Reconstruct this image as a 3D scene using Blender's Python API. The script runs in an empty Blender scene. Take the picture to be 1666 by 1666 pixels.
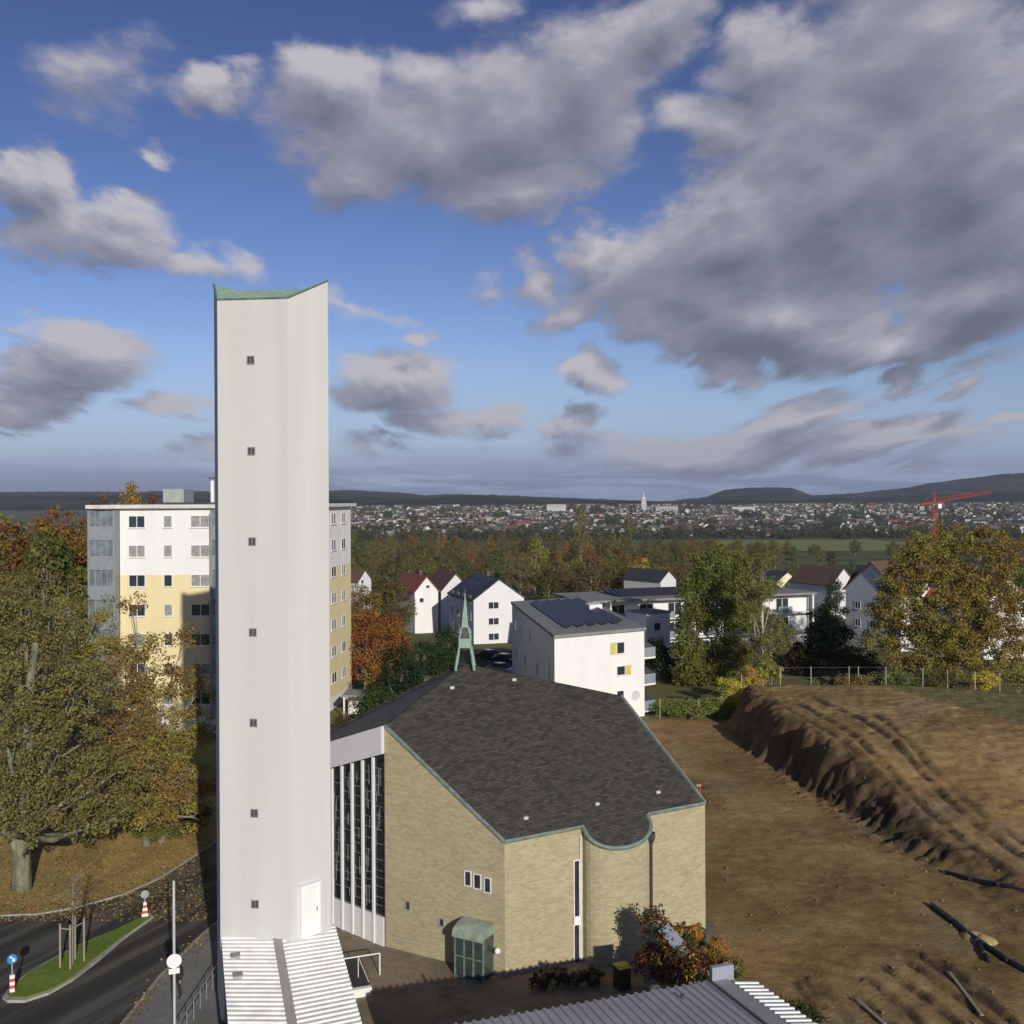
import bpy, math, random
import numpy as np
from mathutils import Vector, Matrix
S = bpy.context.scene
col = S.collection
R = math.radians
rnd = random.Random(7)
RS = np.random.RandomState(11)

# ------------------------------------------------------------------ camera
H = 22.0; F = 1600.0; HX = 833.0; HY = 812.0; ROLL = R(0.3)
cd = bpy.data.cameras.new('camera'); cam = bpy.data.objects.new('camera', cd); col.objects.link(cam)
cam.location = (0, 0, H); cam.rotation_euler = (R(90), ROLL, 0)
cd.sensor_width = 36; cd.lens = 36 * F / 1666; cd.shift_y = -21 / 1666; cd.clip_start = 0.5; cd.clip_end = 30000
S.camera = cam
S.view_settings.view_transform = 'Standard'; S.view_settings.look = 'None'
S.view_settings.exposure = 0.0; S.view_settings.gamma = 1; S.view_settings.use_curve_mapping = False

def ray(x, y):
    u = (x - HX) / F; v = (HY - y) / F
    c, s = math.cos(ROLL), math.sin(ROLL)
    return (u * c + v * s, -u * s + v * c)
def P(x, y, z=0.0):                       # point of the photo at height z
    u, v = ray(x, y); d = (z - H) / v
    return Vector((u * d, d, z))
def Q(x, y, d):                           # point of the photo at distance d
    u, v = ray(x, y)
    return Vector((u * d, d, H + v * d))

# ------------------------------------------------------------------ sun
SUN_EL = R(19.5); SUN_DX, SUN_DY = 0.345, -0.939      # direction towards the sun
sd = bpy.data.lights.new('sun', 'SUN'); sun = bpy.data.objects.new('sun', sd); col.objects.link(sun)
sd.energy = 3.7; sd.angle = R(0.5); sd.color = (1.0, 0.945, 0.84)
sv = Vector((SUN_DX * math.cos(SUN_EL), SUN_DY * math.cos(SUN_EL), math.sin(SUN_EL)))
sun.rotation_euler = sv.to_track_quat('Z', 'Y').to_euler()
sun.location = (40, -60, 60)

# ------------------------------------------------------------------ world: sky and clouds
W = bpy.data.worlds.new('World'); S.world = W; W.use_nodes = True
nt = W.node_tree; nt.nodes.clear()
class NB:
    def __init__(s, t): s.t = t
    def n(s, ty, **k):
        o = s.t.nodes.new(ty)
        for a, b in k.items(): setattr(o, a, b)
        return o
    def l(s, a, b): s.t.links.new(a, b)
    def put(s, sock, v):
        if isinstance(v, (int, float)): sock.default_value = v
        elif isinstance(v, (tuple, list)): sock.default_value = v
        else: s.l(v, sock)
    def m(s, op, a, b=0.0, c=0.0, clamp=False):
        o = s.n('ShaderNodeMath', operation=op, use_clamp=clamp)
        s.put(o.inputs[0], a); s.put(o.inputs[1], b); s.put(o.inputs[2], c)
        return o.outputs[0]
    def vm(s, op, a, b=(0, 0, 0), sc=1.0):
        o = s.n('ShaderNodeVectorMath', operation=op)
        s.put(o.inputs[0], a)
        if op == 'SCALE': s.put(o.inputs['Scale'], sc)
        else: s.put(o.inputs[1], b)
        return o.outputs['Value'] if op in ('LENGTH', 'DOT_PRODUCT') else o.outputs[0]
    def noise(s, vec, scale, detail=4, rough=0.55, dist=0.0):
        o = s.n('ShaderNodeTexNoise'); s.put(o.inputs['Vector'], vec)
        o.inputs['Scale'].default_value = scale; o.inputs['Detail'].default_value = detail
        o.inputs['Roughness'].default_value = rough; o.inputs['Distortion'].default_value = dist
        return o.outputs['Fac'], o.outputs['Color']
    def mr(s, v, a, b, c=0.0, d=1.0, smooth=False):
        o = s.n('ShaderNodeMapRange', interpolation_type='SMOOTHSTEP' if smooth else 'LINEAR')
        s.put(o.inputs[0], v); s.put(o.inputs[1], a); s.put(o.inputs[2], b); s.put(o.inputs[3], c); s.put(o.inputs[4], d)
        return o.outputs[0]
    def mix(s, f, a, b, mode='MIX'):
        o = s.n('ShaderNodeMix', data_type='RGBA', blend_type=mode)
        s.put(o.inputs[0], f)
        for sk, v in ((o.inputs[6], a), (o.inputs[7], b)):
            if isinstance(v, (tuple, list)): sk.default_value = tuple(v) + (1,) if len(v) == 3 else v
            else: s.l(v, sk)
        return o.outputs[2]
    def ramp(s, f, stops):
        o = s.n('ShaderNodeValToRGB'); s.put(o.inputs[0], f)
        e = o.color_ramp.elements
        while len(e) < len(stops): e.new(0.5)
        for el, (p, c) in zip(e, stops): el.position = p; el.color = tuple(c) + (1,)
        return o.outputs[0]

BLOBS = [  # centre x, centre y, radius x, radius y, tilt, weight
 (700,215,250,125,-8,1.1),(560,150,110,75,0,1.0),(830,190,200,130,0,1.1),(960,130,200,120,35,1.0),(850,305,150,55,8,.9),(600,285,105,60,0,.95),(1080,40,140,90,45,1.0),(770,0,120,50,0,.45),
 (1265,80,110,90,60,.9),(1500,110,230,230,0,1.0),(1600,300,220,250,0,1.5),(1380,330,270,150,25,1.4),(1200,400,240,120,15,1.4),(1240,520,290,90,-10,1.4),(1130,470,200,90,-20,1.2),(1470,560,230,55,8,1.2),(985,385,75,50,20,.9),
 (1180,195,140,55,8,.75),(1190,600,75,40,-10,1.1),(1600,490,160,90,20,1.3),(1420,200,200,120,20,1.0),(920,520,70,30,25,.8),
 (170,130,95,85,0,.42),(320,165,110,42,0,.65),(220,170,70,45,0,.35),(50,295,80,55,0,.9),(190,380,100,55,0,.8),(60,380,110,65,0,.65),(330,430,90,28,-12,.6),(415,432,60,32,0,.55),(280,258,50,22,-35,.55),
 (115,585,140,75,10,.95),(40,665,100,38,5,.95),(270,665,95,28,0,.75),(130,620,100,50,0,.9),(645,622,115,52,5,1.0),(700,680,100,25,0,.7),(820,682,65,24,0,.65),(872,455,42,55,-20,.55),
 (955,615,52,28,15,.8),(925,690,56,24,22,.85),(575,508,110,25,-12,.5),(685,560,36,18,20,.65),(800,470,55,28,15,.4),(1465,620,50,22,15,.75),(1560,632,55,20,20,.7),(1650,678,35,13,0,.9),
 (1200,735,250,26,0,.65),(1430,712,190,30,6,.8),(1290,690,130,24,18,.7),(330,720,60,16,0,.55),(20,525,50,22,0,.5),(620,715,70,14,0,.5),(980,715,60,14,0,.5)]
g = bpy.data.node_groups.new('CloudDensity', 'ShaderNodeTree')
g.interface.new_socket('P', in_out='INPUT', socket_type='NodeSocketVector')
g.interface.new_socket('D', in_out='OUTPUT', socket_type='NodeSocketFloat')
B = NB(g)
gi = B.n('NodeGroupInput'); go = B.n('NodeGroupOutput')
p = gi.outputs[0]
sx = B.n('ShaderNodeSeparateXYZ'); B.l(p, sx.inputs[0])
vv = B.m('ADD', B.m('MAXIMUM', sx.outputs[1], -0.02), 0.13)
qx = B.m('DIVIDE', sx.outputs[0], vv); qy = B.m('MULTIPLY', B.m('LOGARITHM', vv, math.e), 1.35)
cq = B.n('ShaderNodeCombineXYZ'); B.l(qx, cq.inputs[0]); B.l(qy, cq.inputs[1]); q = cq.outputs[0]
_, wc = B.noise(q, 3.2, 5, 0.6)
w = B.vm('SUBTRACT', wc, (0.5, 0.5, 0.5))
amp = B.m('MULTIPLY', vv, 0.30)
wv = B.n('ShaderNodeVectorMath', operation='SCALE'); B.l(w, wv.inputs[0]); B.l(amp, wv.inputs['Scale'])
pw = B.vm('ADD', p, wv.outputs[0])
pw = B.vm('MULTIPLY', pw, (1, 1, 0))
acc = None
for (cx, cy, rx, ry, rot, wt) in BLOBS:
    mp = B.n('ShaderNodeMapping', vector_type='TEXTURE'); B.l(pw, mp.inputs['Vector'])
    mp.inputs['Location'].default_value = ((cx - HX) / F, (HY - cy) / F, 0)
    mp.inputs['Rotation'].default_value = (0, 0, R(rot)); mp.inputs['Scale'].default_value = (rx / F * (1.2 if rx > 120 else 1.16), ry / F * (1.2 if rx > 120 else 1.2), 1)
    v = B.m('MULTIPLY_ADD', B.vm('LENGTH', mp.outputs[0]), -wt, wt)
    acc = v if acc is None else B.m('SMOOTH_MAX', acc, v, 0.12)
acc = B.m('MAXIMUM', acc, -0.35)
f1, _ = B.noise(q, 2.6, 9, 0.57, 0.1)
f2, _ = B.noise(q, 9.0, 7, 0.62)
band = B.mr(sx.outputs[1], 0.015, 0.085, 0.30, 0.0, True)
d = B.m('ADD', acc, B.m('MULTIPLY', B.m('SUBTRACT', f1, 0.5), 1.15))
d = B.m('ADD', d, B.m('MULTIPLY', B.m('SUBTRACT', f2, 0.5), 0.34))
d = B.m('ADD', d, band)
B.l(d, go.inputs[0])

B = NB(nt)
tc = B.n('ShaderNodeTexCoord')
s3 = B.n('ShaderNodeSeparateXYZ'); B.l(tc.outputs['Generated'], s3.inputs[0])
yy = B.m('MAXIMUM', B.m('ABSOLUTE', s3.outputs[1]), 0.12)
uu = B.m('DIVIDE', s3.outputs[0], yy); v_ = B.m('DIVIDE', s3.outputs[2], yy)
cp = B.n('ShaderNodeCombineXYZ'); B.l(uu, cp.inputs[0]); B.l(v_, cp.inputs[1])
def dens(off):
    gn = B.n('ShaderNodeGroup'); gn.node_tree = g
    B.l(B.vm('ADD', cp.outputs[0], (off[0], off[1], 0)), gn.inputs[0]); return gn.outputs[0]
D0 = dens((0, 0)); D1 = dens((0.012, 0.03))
cover = B.mr(D0, 0.0, 0.46, 0, 1, True)
lit = B.m('MULTIPLY', B.m('SUBTRACT', D0, D1), 0.85)
thick = B.mr(D0, 0.30, 1.75, 0, 0.50)
sh = B.m('ADD', B.m('SUBTRACT', 0.60, thick), lit, clamp=True)
lowband = B.mr(v_, 0.0, 0.13, 0.16, 0.0, True)
sh = B.m('SUBTRACT', sh, lowband, clamp=True)
SKY = 0.11
k = 1 / SKY
def kc(c): return tuple(x * k for x in c)
cc = B.ramp(sh, [(0.0, (0.125, 0.14, 0.185)), (0.30, (0.195, 0.205, 0.265)), (0.62, (0.30, 0.30, 0.37)), (1.0, (0.54, 0.515, 0.55))])
ccs = B.vm('SCALE', cc, sc=k)
sky = B.n('ShaderNodeTexSky', sky_type='NISHITA'); sky.sun_disc = False
sky.sun_elevation = SUN_EL; sky.sun_rotation = math.atan2(SUN_DX, SUN_DY)
sky.altitude = 200; sky.air_density = 1.0; sky.dust_density = 0.3; sky.ozone_density = 3.0
gm = B.n('ShaderNodeGamma'); B.l(B.vm('SCALE', sky.outputs[0], sc=SKY), gm.inputs[0]); gm.inputs[1].default_value = 1.6   # deep polarised autumn blue
skc = B.vm('MULTIPLY', gm.outputs[0], (1.36 * k, 0.97 * k, 1.0 * k))
skc = B.mix(B.mr(v_, 0.0, 0.20, 0.85, 0.0, True), skc, (0.285 * k, 0.42 * k, 0.68 * k))
stn, _ = B.noise(B.vm('MULTIPLY', cp.outputs[0], (4.0, 42.0, 1)), 1.0, 6, 0.6, 0.6)
strat = B.m('MAXIMUM', B.mr(v_, 0.0, 0.028, 0.95, 0.0, True), B.m('MULTIPLY', B.mr(v_, 0.010, 0.062, 1.0, 0.0, True), B.mr(stn, 0.36, 0.56, 0.40, 1.0, True)))
skc = B.mix(strat, skc, B.vm('SCALE', B.ramp(stn, [(0.3, (0.30, 0.345, 0.49)), (0.5, (0.19, 0.22, 0.345)), (0.68, (0.235, 0.25, 0.37))]), sc=k))
alpha = B.m('MULTIPLY', cover, 0.96)
mixc = B.mix(alpha, skc, ccs)
bg = B.n('ShaderNodeBackground'); B.l(mixc, bg.inputs[0]); bg.inputs[1].default_value = SKY
wo = B.n('ShaderNodeOutputWorld'); B.l(bg.outputs[0], wo.inputs[0])

# ------------------------------------------------------------------ materials
MAT = {}
def newmat(name):
    m = bpy.data.materials.new(name); m.use_nodes = True; t = m.node_tree; t.nodes.clear()
    b = NB(t); out = b.n('ShaderNodeOutputMaterial'); pr = b.n('ShaderNodeBsdfPrincipled'); b.l(pr.outputs[0], out.inputs[0])
    MAT[name] = m
    return m, b, pr
def M(name, c, rough=0.8, var=0.15, scale=1.5, metal=0.0, bump=0.0, bscale=20, spec=None, streak=0):
    if name in MAT: return MAT[name]
    m, b, pr = newmat(name)
    tc = b.n('ShaderNodeTexCoord'); o = tc.outputs['Object']
    if streak:
        mp = b.n('ShaderNodeMapping'); b.l(o, mp.inputs[0]); mp.inputs['Scale'].default_value = (1, 1, 1.0 / streak); vec = mp.outputs[0]
    else: vec = o
    f, _ = b.noise(vec, scale, 6, 0.6)
    ff = b.mr(f, 0.3, 0.7, 1 - var, 1 + var)
    cmb = b.n('ShaderNodeCombineColor')
    for i in range(3): b.put(cmb.inputs[i], ff)
    b.l(b.mix(1.0, c, cmb.outputs[0], 'MULTIPLY'), pr.inputs['Base Color'])
    pr.inputs['Roughness'].default_value = rough; pr.inputs['Metallic'].default_value = metal
    if spec is not None: pr.inputs['Specular IOR Level'].default_value = spec
    if bump:
        f2, _ = b.noise(o, bscale, 5, 0.6)
        bp = b.n('ShaderNodeBump'); bp.inputs['Strength'].default_value = bump; bp.inputs['Distance'].default_value = 0.05
        b.l(f2, bp.inputs['Height']); b.l(bp.outputs[0], pr.inputs['Normal'])
    return m
plaster = M('tower_plaster', (0.585, 0.58, 0.555), 0.85, 0.055, 0.9, bump=0.2, bscale=8, streak=14)
white = M('white_render', (0.80, 0.79, 0.76), 0.8, 0.05, 0.6, streak=4)
greywall = M('grey_render', (0.66, 0.66, 0.68), 0.8, 0.05, 0.6, streak=4)
yellow = M('yellow_render', (0.78, 0.66, 0.38), 0.8, 0.05, 0.6, streak=4)
copper = M('copper_patina', (0.30, 0.44, 0.34), 0.7, 0.22, 2.5, bump=0.1)
copper_dk = M('copper_flashing', (0.15, 0.20, 0.165), 0.6, 0.35, 3)
darkmetal = M('dark_metal', (0.06, 0.07, 0.07), 0.5, 0.2, 4)
grey_metal = M('grey_metal', (0.30, 0.31, 0.32), 0.5, 0.15, 4)
whitemetal = M('white_paint', (0.80, 0.80, 0.80), 0.5, 0.05, 3)
glass = M('window_glass', (0.035, 0.042, 0.05), 0.08, 0.3, 2, spec=0.8)
glass_b = M('curtained_glass', (0.30, 0.30, 0.29), 0.25, 0.3, 3, spec=0.5)
wframe = M('window_frame_white', (0.75, 0.75, 0.73), 0.5, 0.05, 3)
concrete = M('concrete', (0.33, 0.32, 0.30), 0.9, 0.2, 1.5, bump=0.2)
kerbm = M('kerb_stone', (0.34, 0.33, 0.30), 0.9, 0.2, 3)
tile_red = M('red_roof_tiles', (0.26, 0.075, 0.05), 0.8, 0.3, 3)
tile_brown = M('brown_roof_tiles', (0.13, 0.075, 0.055), 0.8, 0.3, 3)
tile_dark = M('dark_roof_tiles', (0.05, 0.05, 0.055), 0.7, 0.3, 3)
flat_roof = M('gravel_flat_roof', (0.24, 0.24, 0.22), 0.9, 0.2, 1.2)
bluegrey = M('blue_grey_panel', (0.24, 0.27, 0.285), 0.5, 0.12, 2)
bark = M('bark', (0.24, 0.22, 0.17), 0.95, 0.35, 3, bump=0.6, bscale=9)
barkgreen = M('mossy_bark', (0.19, 0.20, 0.13), 0.95, 0.6, 2.2, bump=1.0, bscale=7, streak=3)
birch = M('birch_bark', (0.50, 0.49, 0.44), 0.9, 0.4, 6)
wood = M('wood_stake', (0.30, 0.26, 0.20), 0.9, 0.2, 4)
redpaint = M('red_paint', (0.60, 0.08, 0.04), 0.5, 0.1, 3)
orangepaint = M('orange_crane_paint', (0.40, 0.085, 0.055), 0.5, 0.1, 3)
bluepaint = M('blue_sign', (0.03, 0.22, 0.60), 0.4, 0.1, 3)
blackplastic = M('black_plastic', (0.015, 0.015, 0.016), 0.45, 0.2, 4)
yellowpl = M('yellow_lid', (0.60, 0.50, 0.05), 0.5, 0.1, 3)
roofsheet = M('white_roof_sheet', (0.80, 0.79, 0.75), 0.55, 0.14, 1.4)
roofsheet_shade = M('shaded_roof_sheet', (0.42, 0.41, 0.43), 0.5, 0.12, 0.8)  # roof sheet with the shade of its sunless slope put into the grey
flash_g = M('grey_flashing', (0.36, 0.35, 0.33), 0.6, 0.1, 2)
white_glow = M('opal_glass', (0.85, 0.84, 0.80), 0.3, 0.02, 2)
carpaint = M('dark_car_paint', (0.02, 0.025, 0.03), 0.25, 0.1, 3)
carsilver = M('silver_car_paint', (0.35, 0.36, 0.38), 0.3, 0.1, 3)
tyre = M('tyre_rubber', (0.02, 0.02, 0.02), 0.9, 0.1, 3)
cloth = M('dark_clothing', (0.02, 0.02, 0.026), 0.9, 0.2, 5)
skinm = M('skin', (0.45, 0.28, 0.20), 0.6, 0.05, 5)
hairm = M('brown_hair', (0.05, 0.03, 0.02), 0.7, 0.2, 9)

def brick_mat():
    m, b, pr = newmat('buff_brick')
    uv = b.n('ShaderNodeUVMap'); uv.uv_map = 'UVMap'
    br = b.n('ShaderNodeTexBrick'); b.l(uv.outputs[0], br.inputs['Vector'])
    br.inputs['Scale'].default_value = 1.0; br.inputs['Brick Width'].default_value = 0.25; br.inputs['Row Height'].default_value = 0.083
    br.inputs['Mortar Size'].default_value = 0.006; br.inputs['Color1'].default_value = (0.31, 0.262, 0.155, 1); br.inputs['Color2'].default_value = (0.465, 0.40, 0.24, 1)
    br.inputs['Mortar'].default_value = (0.34, 0.30, 0.20, 1); br.inputs['Bias'].default_value = -0.1
    mp = b.n('ShaderNodeMapping'); b.l(uv.outputs[0], mp.inputs[0]); mp.inputs['Scale'].default_value = (0.8, 3.5, 1)
    f, _ = b.noise(mp.outputs[0], 1.2, 7, 0.65)
    c = b.mix(b.mr(f, 0.35, 0.7, 0.0, 0.55), br.outputs[0], (0.475, 0.42, 0.265))
    f2, _ = b.noise(uv.outputs[0], 0.35, 4, 0.6)
    c = b.mix(b.mr(f2, 0.45, 0.75, 0, 0.28), c, (0.30, 0.25, 0.17))
    b.l(c, pr.inputs['Base Color']); pr.inputs['Roughness'].default_value = 0.9
    bp = b.n('ShaderNodeBump'); bp.inputs['Strength'].default_value = 0.5; bp.inputs['Distance'].default_value = 0.02
    b.l(br.outputs['Color'], bp.inputs['Height']); b.l(bp.outputs[0], pr.inputs['Normal'])
    return m
brick = brick_mat()
def slate_mat():
    m, b, pr = newmat('slate_shingles')
    uv = b.n('ShaderNodeUVMap'); uv.uv_map = 'UVMap'
    wv, wcol = b.noise(uv.outputs[0], 0.6, 3, 0.6)
    v = b.vm('ADD', uv.outputs[0], b.vm('SCALE', b.vm('SUBTRACT', wcol, (0.5, 0.5, 0.5)), sc=0.25))
    br = b.n('ShaderNodeTexBrick'); b.l(v, br.inputs['Vector']); br.inputs['Scale'].default_value = 1.0
    br.inputs['Brick Width'].default_value = 0.32; br.inputs['Row Height'].default_value = 0.13; br.inputs['Mortar Size'].default_value = 0.012
    br.inputs['Color1'].default_value = (0.028, 0.027, 0.024, 1); br.inputs['Color2'].default_value = (0.075, 0.069, 0.054, 1); br.inputs['Mortar'].default_value = (0.012, 0.012, 0.011, 1)
    mp = b.n('ShaderNodeMapping'); b.l(uv.outputs[0], mp.inputs[0]); mp.inputs['Scale'].default_value = (1, 2.6, 1)
    f, _ = b.noise(mp.outputs[0], 1.3, 8, 0.7)
    c = b.mix(b.mr(f, 0.50, 0.75, 0, 0.55), br.outputs[0], (0.10, 0.090, 0.062))
    f3, _ = b.noise(mp.outputs[0], 0.8, 8, 0.7, 1.0)
    c = b.mix(b.mr(f3, 0.50, 0.72, 0, 0.45), c, (0.022, 0.023, 0.022))
    b.l(c, pr.inputs['Base Color']); pr.inputs['Roughness'].default_value = 0.6
    bp = b.n('ShaderNodeBump'); bp.inputs['Strength'].default_value = 0.7; bp.inputs['Distance'].default_value = 0.03
    b.l(br.outputs['Color'], bp.inputs['Height']); b.l(bp.outputs[0], pr.inputs['Normal'])
    return m
slate = slate_mat()
def pv_mat():
    m, b, pr = newmat('solar_cells')
    uv = b.n('ShaderNodeUVMap'); uv.uv_map = 'UVMap'
    br = b.n('ShaderNodeTexBrick'); b.l(uv.outputs[0], br.inputs['Vector']); br.offset = 0
    br.inputs['Scale'].default_value = 1; br.inputs['Brick Width'].default_value = 1.0; br.inputs['Row Height'].default_value = 1.65; br.inputs['Mortar Size'].default_value = 0.03
    br.inputs['Color1'].default_value = (0.02, 0.022, 0.035, 1); br.inputs['Color2'].default_value = (0.03, 0.032, 0.045, 1); br.inputs['Mortar'].default_value = (0.25, 0.25, 0.27, 1)
    b.l(br.outputs[0], pr.inputs['Base Color']); pr.inputs['Roughness'].default_value = 0.45; pr.inputs['Specular IOR Level'].default_value = 0.3
    return m
pv = pv_mat()
def ocol_mat(name, var=0.15, rough=0.85, scale=0.5):       # colour comes from the object
    m, b, pr = newmat(name)
    oi = b.n('ShaderNodeObjectInfo'); tc = b.n('ShaderNodeTexCoord')
    f, _ = b.noise(tc.outputs['Object'], scale, 4, 0.6)
    hs = b.n('ShaderNodeHueSaturation'); b.l(oi.outputs['Color'], hs.inputs['Color']); b.l(b.mr(f, 0.3, 0.7, 1 - var, 1 + var), hs.inputs['Value'])
    b.l(hs.outputs[0], pr.inputs['Base Color']); pr.inputs['Roughness'].default_value = rough
    return m
ocol = ocol_mat('house_paint'); oroof = ocol_mat('house_tiles', 0.3, 0.8, 2)
def leaf_mat(name='leaves', patch=0.35):
    m = bpy.data.materials.new(name); m.use_nodes = True; t = m.node_tree; t.nodes.clear(); b = NB(t)
    out = b.n('ShaderNodeOutputMaterial')
    oi = b.n('ShaderNodeObjectInfo'); at = b.n('ShaderNodeAttribute', attribute_name='lc'); tc = b.n('ShaderNodeTexCoord')
    sp = b.n('ShaderNodeSeparateColor'); b.l(at.outputs['Color'], sp.inputs[0])
    f, _ = b.noise(tc.outputs['Object'], patch, 3, 0.6)
    hs = b.n('ShaderNodeHueSaturation'); b.l(oi.outputs['Color'], hs.inputs['Color'])
    hue = b.m('ADD', b.mr(sp.outputs[0], 0, 1, 0.45, 0.56), b.mr(f, 0.3, 0.7, -0.035, 0.035))
    b.l(hue, hs.inputs['Hue']); b.l(b.mr(sp.outputs[1], 0, 1, 0.6, 2.15), hs.inputs['Value'])
    df = b.n('ShaderNodeBsdfDiffuse'); b.l(hs.outputs[0], df.inputs[0])
    tr = b.n('ShaderNodeBsdfTranslucent'); b.l(hs.outputs[0], tr.inputs[0])
    mx = b.n('ShaderNodeMixShader'); mx.inputs[0].default_value = 0.25; b.l(df.outputs[0], mx.inputs[1]); b.l(tr.outputs[0], mx.inputs[2])
    b.l(mx.outputs[0], out.inputs[0]); MAT[name] = m
    return m
leaves = leaf_mat()

# ------------------------------------------------------------------ mesh helpers
class MB:
    def __init__(s): s.v = []; s.f = []; s.uv = []
    def face(s, pts, uv=None):
        i = len(s.v); s.v += [tuple(p) for p in pts]; s.f.append(tuple(range(i, i + len(pts))))
        s.uv += (uv if uv else [(p[0] + p[1] * 0.3, p[2]) for p in pts])
        return s
    def box(s, x0, x1, y0, y1, z0, z1): return s.fbox(Vector((0, 0, 0)), Vector((1, 0, 0)), Vector((0, 1, 0)), x0, x1, y0, y1, z0, z1)
    def fbox(s, o, t, n, u0, u1, n0, n1, z0, z1):
        o = Vector(o); up = Vector((0, 0, 1))
        c = lambda u, w, z: o + t * u + n * w + up * z
        A = [c(u0, n0, z0), c(u1, n0, z0), c(u1, n1, z0), c(u0, n1, z0), c(u0, n0, z1), c(u1, n0, z1), c(u1, n1, z1), c(u0, n1, z1)]
        for q in ((0, 3, 2, 1), (4, 5, 6, 7), (0, 1, 5, 4), (1, 2, 6, 5), (2, 3, 7, 6), (3, 0, 4, 7)):
            s.face([A[i] for i in q], [((A[i] - o).dot(t), A[i].z + (A[i] - o).dot(n)) for i in q])
        return s
    def tube(s, pts, rad, n=8, cap=True):
        pts = [Vector(p) for p in pts]
        if isinstance(rad, (int, float)): rad = [rad] * len(pts)
        rings = []
        for i, p in enumerate(pts):
            d = (pts[min(i + 1, len(pts) - 1)] - pts[max(i - 1, 0)]).normalized()
            a = d.cross(Vector((0, 0, 1)) if abs(d.z) < 0.9 else Vector((1, 0, 0))).normalized(); b = d.cross(a)
            rings.append([p + (a * math.cos(2 * math.pi * k / n) + b * math.sin(2 * math.pi * k / n)) * rad[i] for k in range(n)])
        base = len(s.v)
        for r_ in rings: s.v += [tuple(x) for x in r_]
        def addf(ix): s.f.append(tuple(ix)); s.uv += [(s.v[j][0], s.v[j][2]) for j in ix]
        for i in range(len(rings) - 1):
            for k in range(n):
                a = base + i * n + k; b = base + i * n + (k + 1) % n
                addf((a, a + n, b + n, b))
        if cap: addf([base + k for k in range(n)][::1]); addf([base + (len(rings) - 1) * n + k for k in range(n)][::-1])
        return s
    def prism(s, pts, z0, z1):                # pts: outline in order, z may be a list of tops
        n = len(pts); tops = z1 if isinstance(z1, (list, tuple)) else [z1] * n
        ar = sum(pts[i][0] * pts[(i + 1) % n][1] - pts[(i + 1) % n][0] * pts[i][1] for i in range(n))
        if ar < 0: pts = pts[::-1]; tops = list(tops)[::-1]
        u = 0
        for i in range(n):
            a, b = pts[i], pts[(i + 1) % n]; L = math.hypot(b[0] - a[0], b[1] - a[1])
            s.face([(a[0], a[1], z0), (b[0], b[1], z0), (b[0], b[1], tops[(i + 1) % n]), (a[0], a[1], tops[i])],
                   [(u, z0), (u + L, z0), (u + L, tops[(i + 1) % n]), (u, tops[i])]); u += L
        s.face([(p_[0], p_[1], z) for p_, z in zip(pts, tops)], [(p_[0], p_[1]) for p_ in pts])
        s.face([(p_[0], p_[1], z0) for p_ in pts][::-1], [(p_[0], p_[1]) for p_ in pts][::-1])
        return s
    def disc(s, c, nrm, r, th, n=20):
        c = Vector(c); nrm = Vector(nrm).normalized(); return s.tube([c - nrm * th / 2, c + nrm * th / 2], r, n)
    def sphere(s, c, r, n=10, sq=1.0):
        c = Vector(c); m = n // 2
        pts = []
        for i in range(m + 1):
            t = math.pi * i / m; pts.append((c + Vector((0, 0, -math.cos(t) * r * sq)), max(1e-4, math.sin(t) * r)))
        return s.tube([p for p, _ in pts], [q for _, q in pts], n, False)
    def mesh(s, name, mat, smooth=False, off=(0, 0, 0)):
        me = bpy.data.meshes.new(name)
        ox, oy, oz = off
        me.from_pydata([(x - ox, y - oy, z - oz) for x, y, z in s.v], [], s.f)
        ul = me.uv_layers.new(name='UVMap'); ul.data.foreach_set('uv', np.array(s.uv, dtype=np.float32).ravel())
        me.materials.append(mat)
        if smooth: me.polygons.foreach_set('use_smooth', [True] * len(me.polygons))
        me.update(); return me
def link(o, parent=None):
    col.objects.link(o)
    if parent: o.parent = parent
    return o
def tag(o, label, cat, group=None, kind=None):
    o['label'] = label
    if cat: o['category'] = cat
    if group: o['group'] = group
    if kind: o['kind'] = kind
    return o
def thing(name, label, cat, loc=(0, 0, 0), group=None, rz=0):
    o = bpy.data.objects.new(name, None); col.objects.link(o); o.location = loc; o.rotation_euler = (0, 0, rz); o.empty_display_size = 0.3
    return tag(o, label, cat, group)
def part(name, mb, mat, root, smooth=False, label=None, local=False):   # verts are in world coords unless local
    off = (0, 0, 0)
    if not local:
        q_ = root
        off = Vector((0, 0, 0))
        while q_ is not None: off = off + q_.location; q_ = q_.parent
    me = mb.mesh(name, mat, smooth, off)
    o = link(bpy.data.objects.new(name, me), root)
    if label: o['label'] = label
    return o
def struct(name, mb, mat, label, smooth=False):
    o = link(bpy.data.objects.new(name, mb.mesh(name, mat, smooth))); o['kind'] = 'structure'; o['label'] = label; return o
def copy_tree(o, parent=None):
    c = o.copy(); col.objects.link(c); c.parent = parent
    for ch in o.children: copy_tree(ch, c)
    return c

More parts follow.
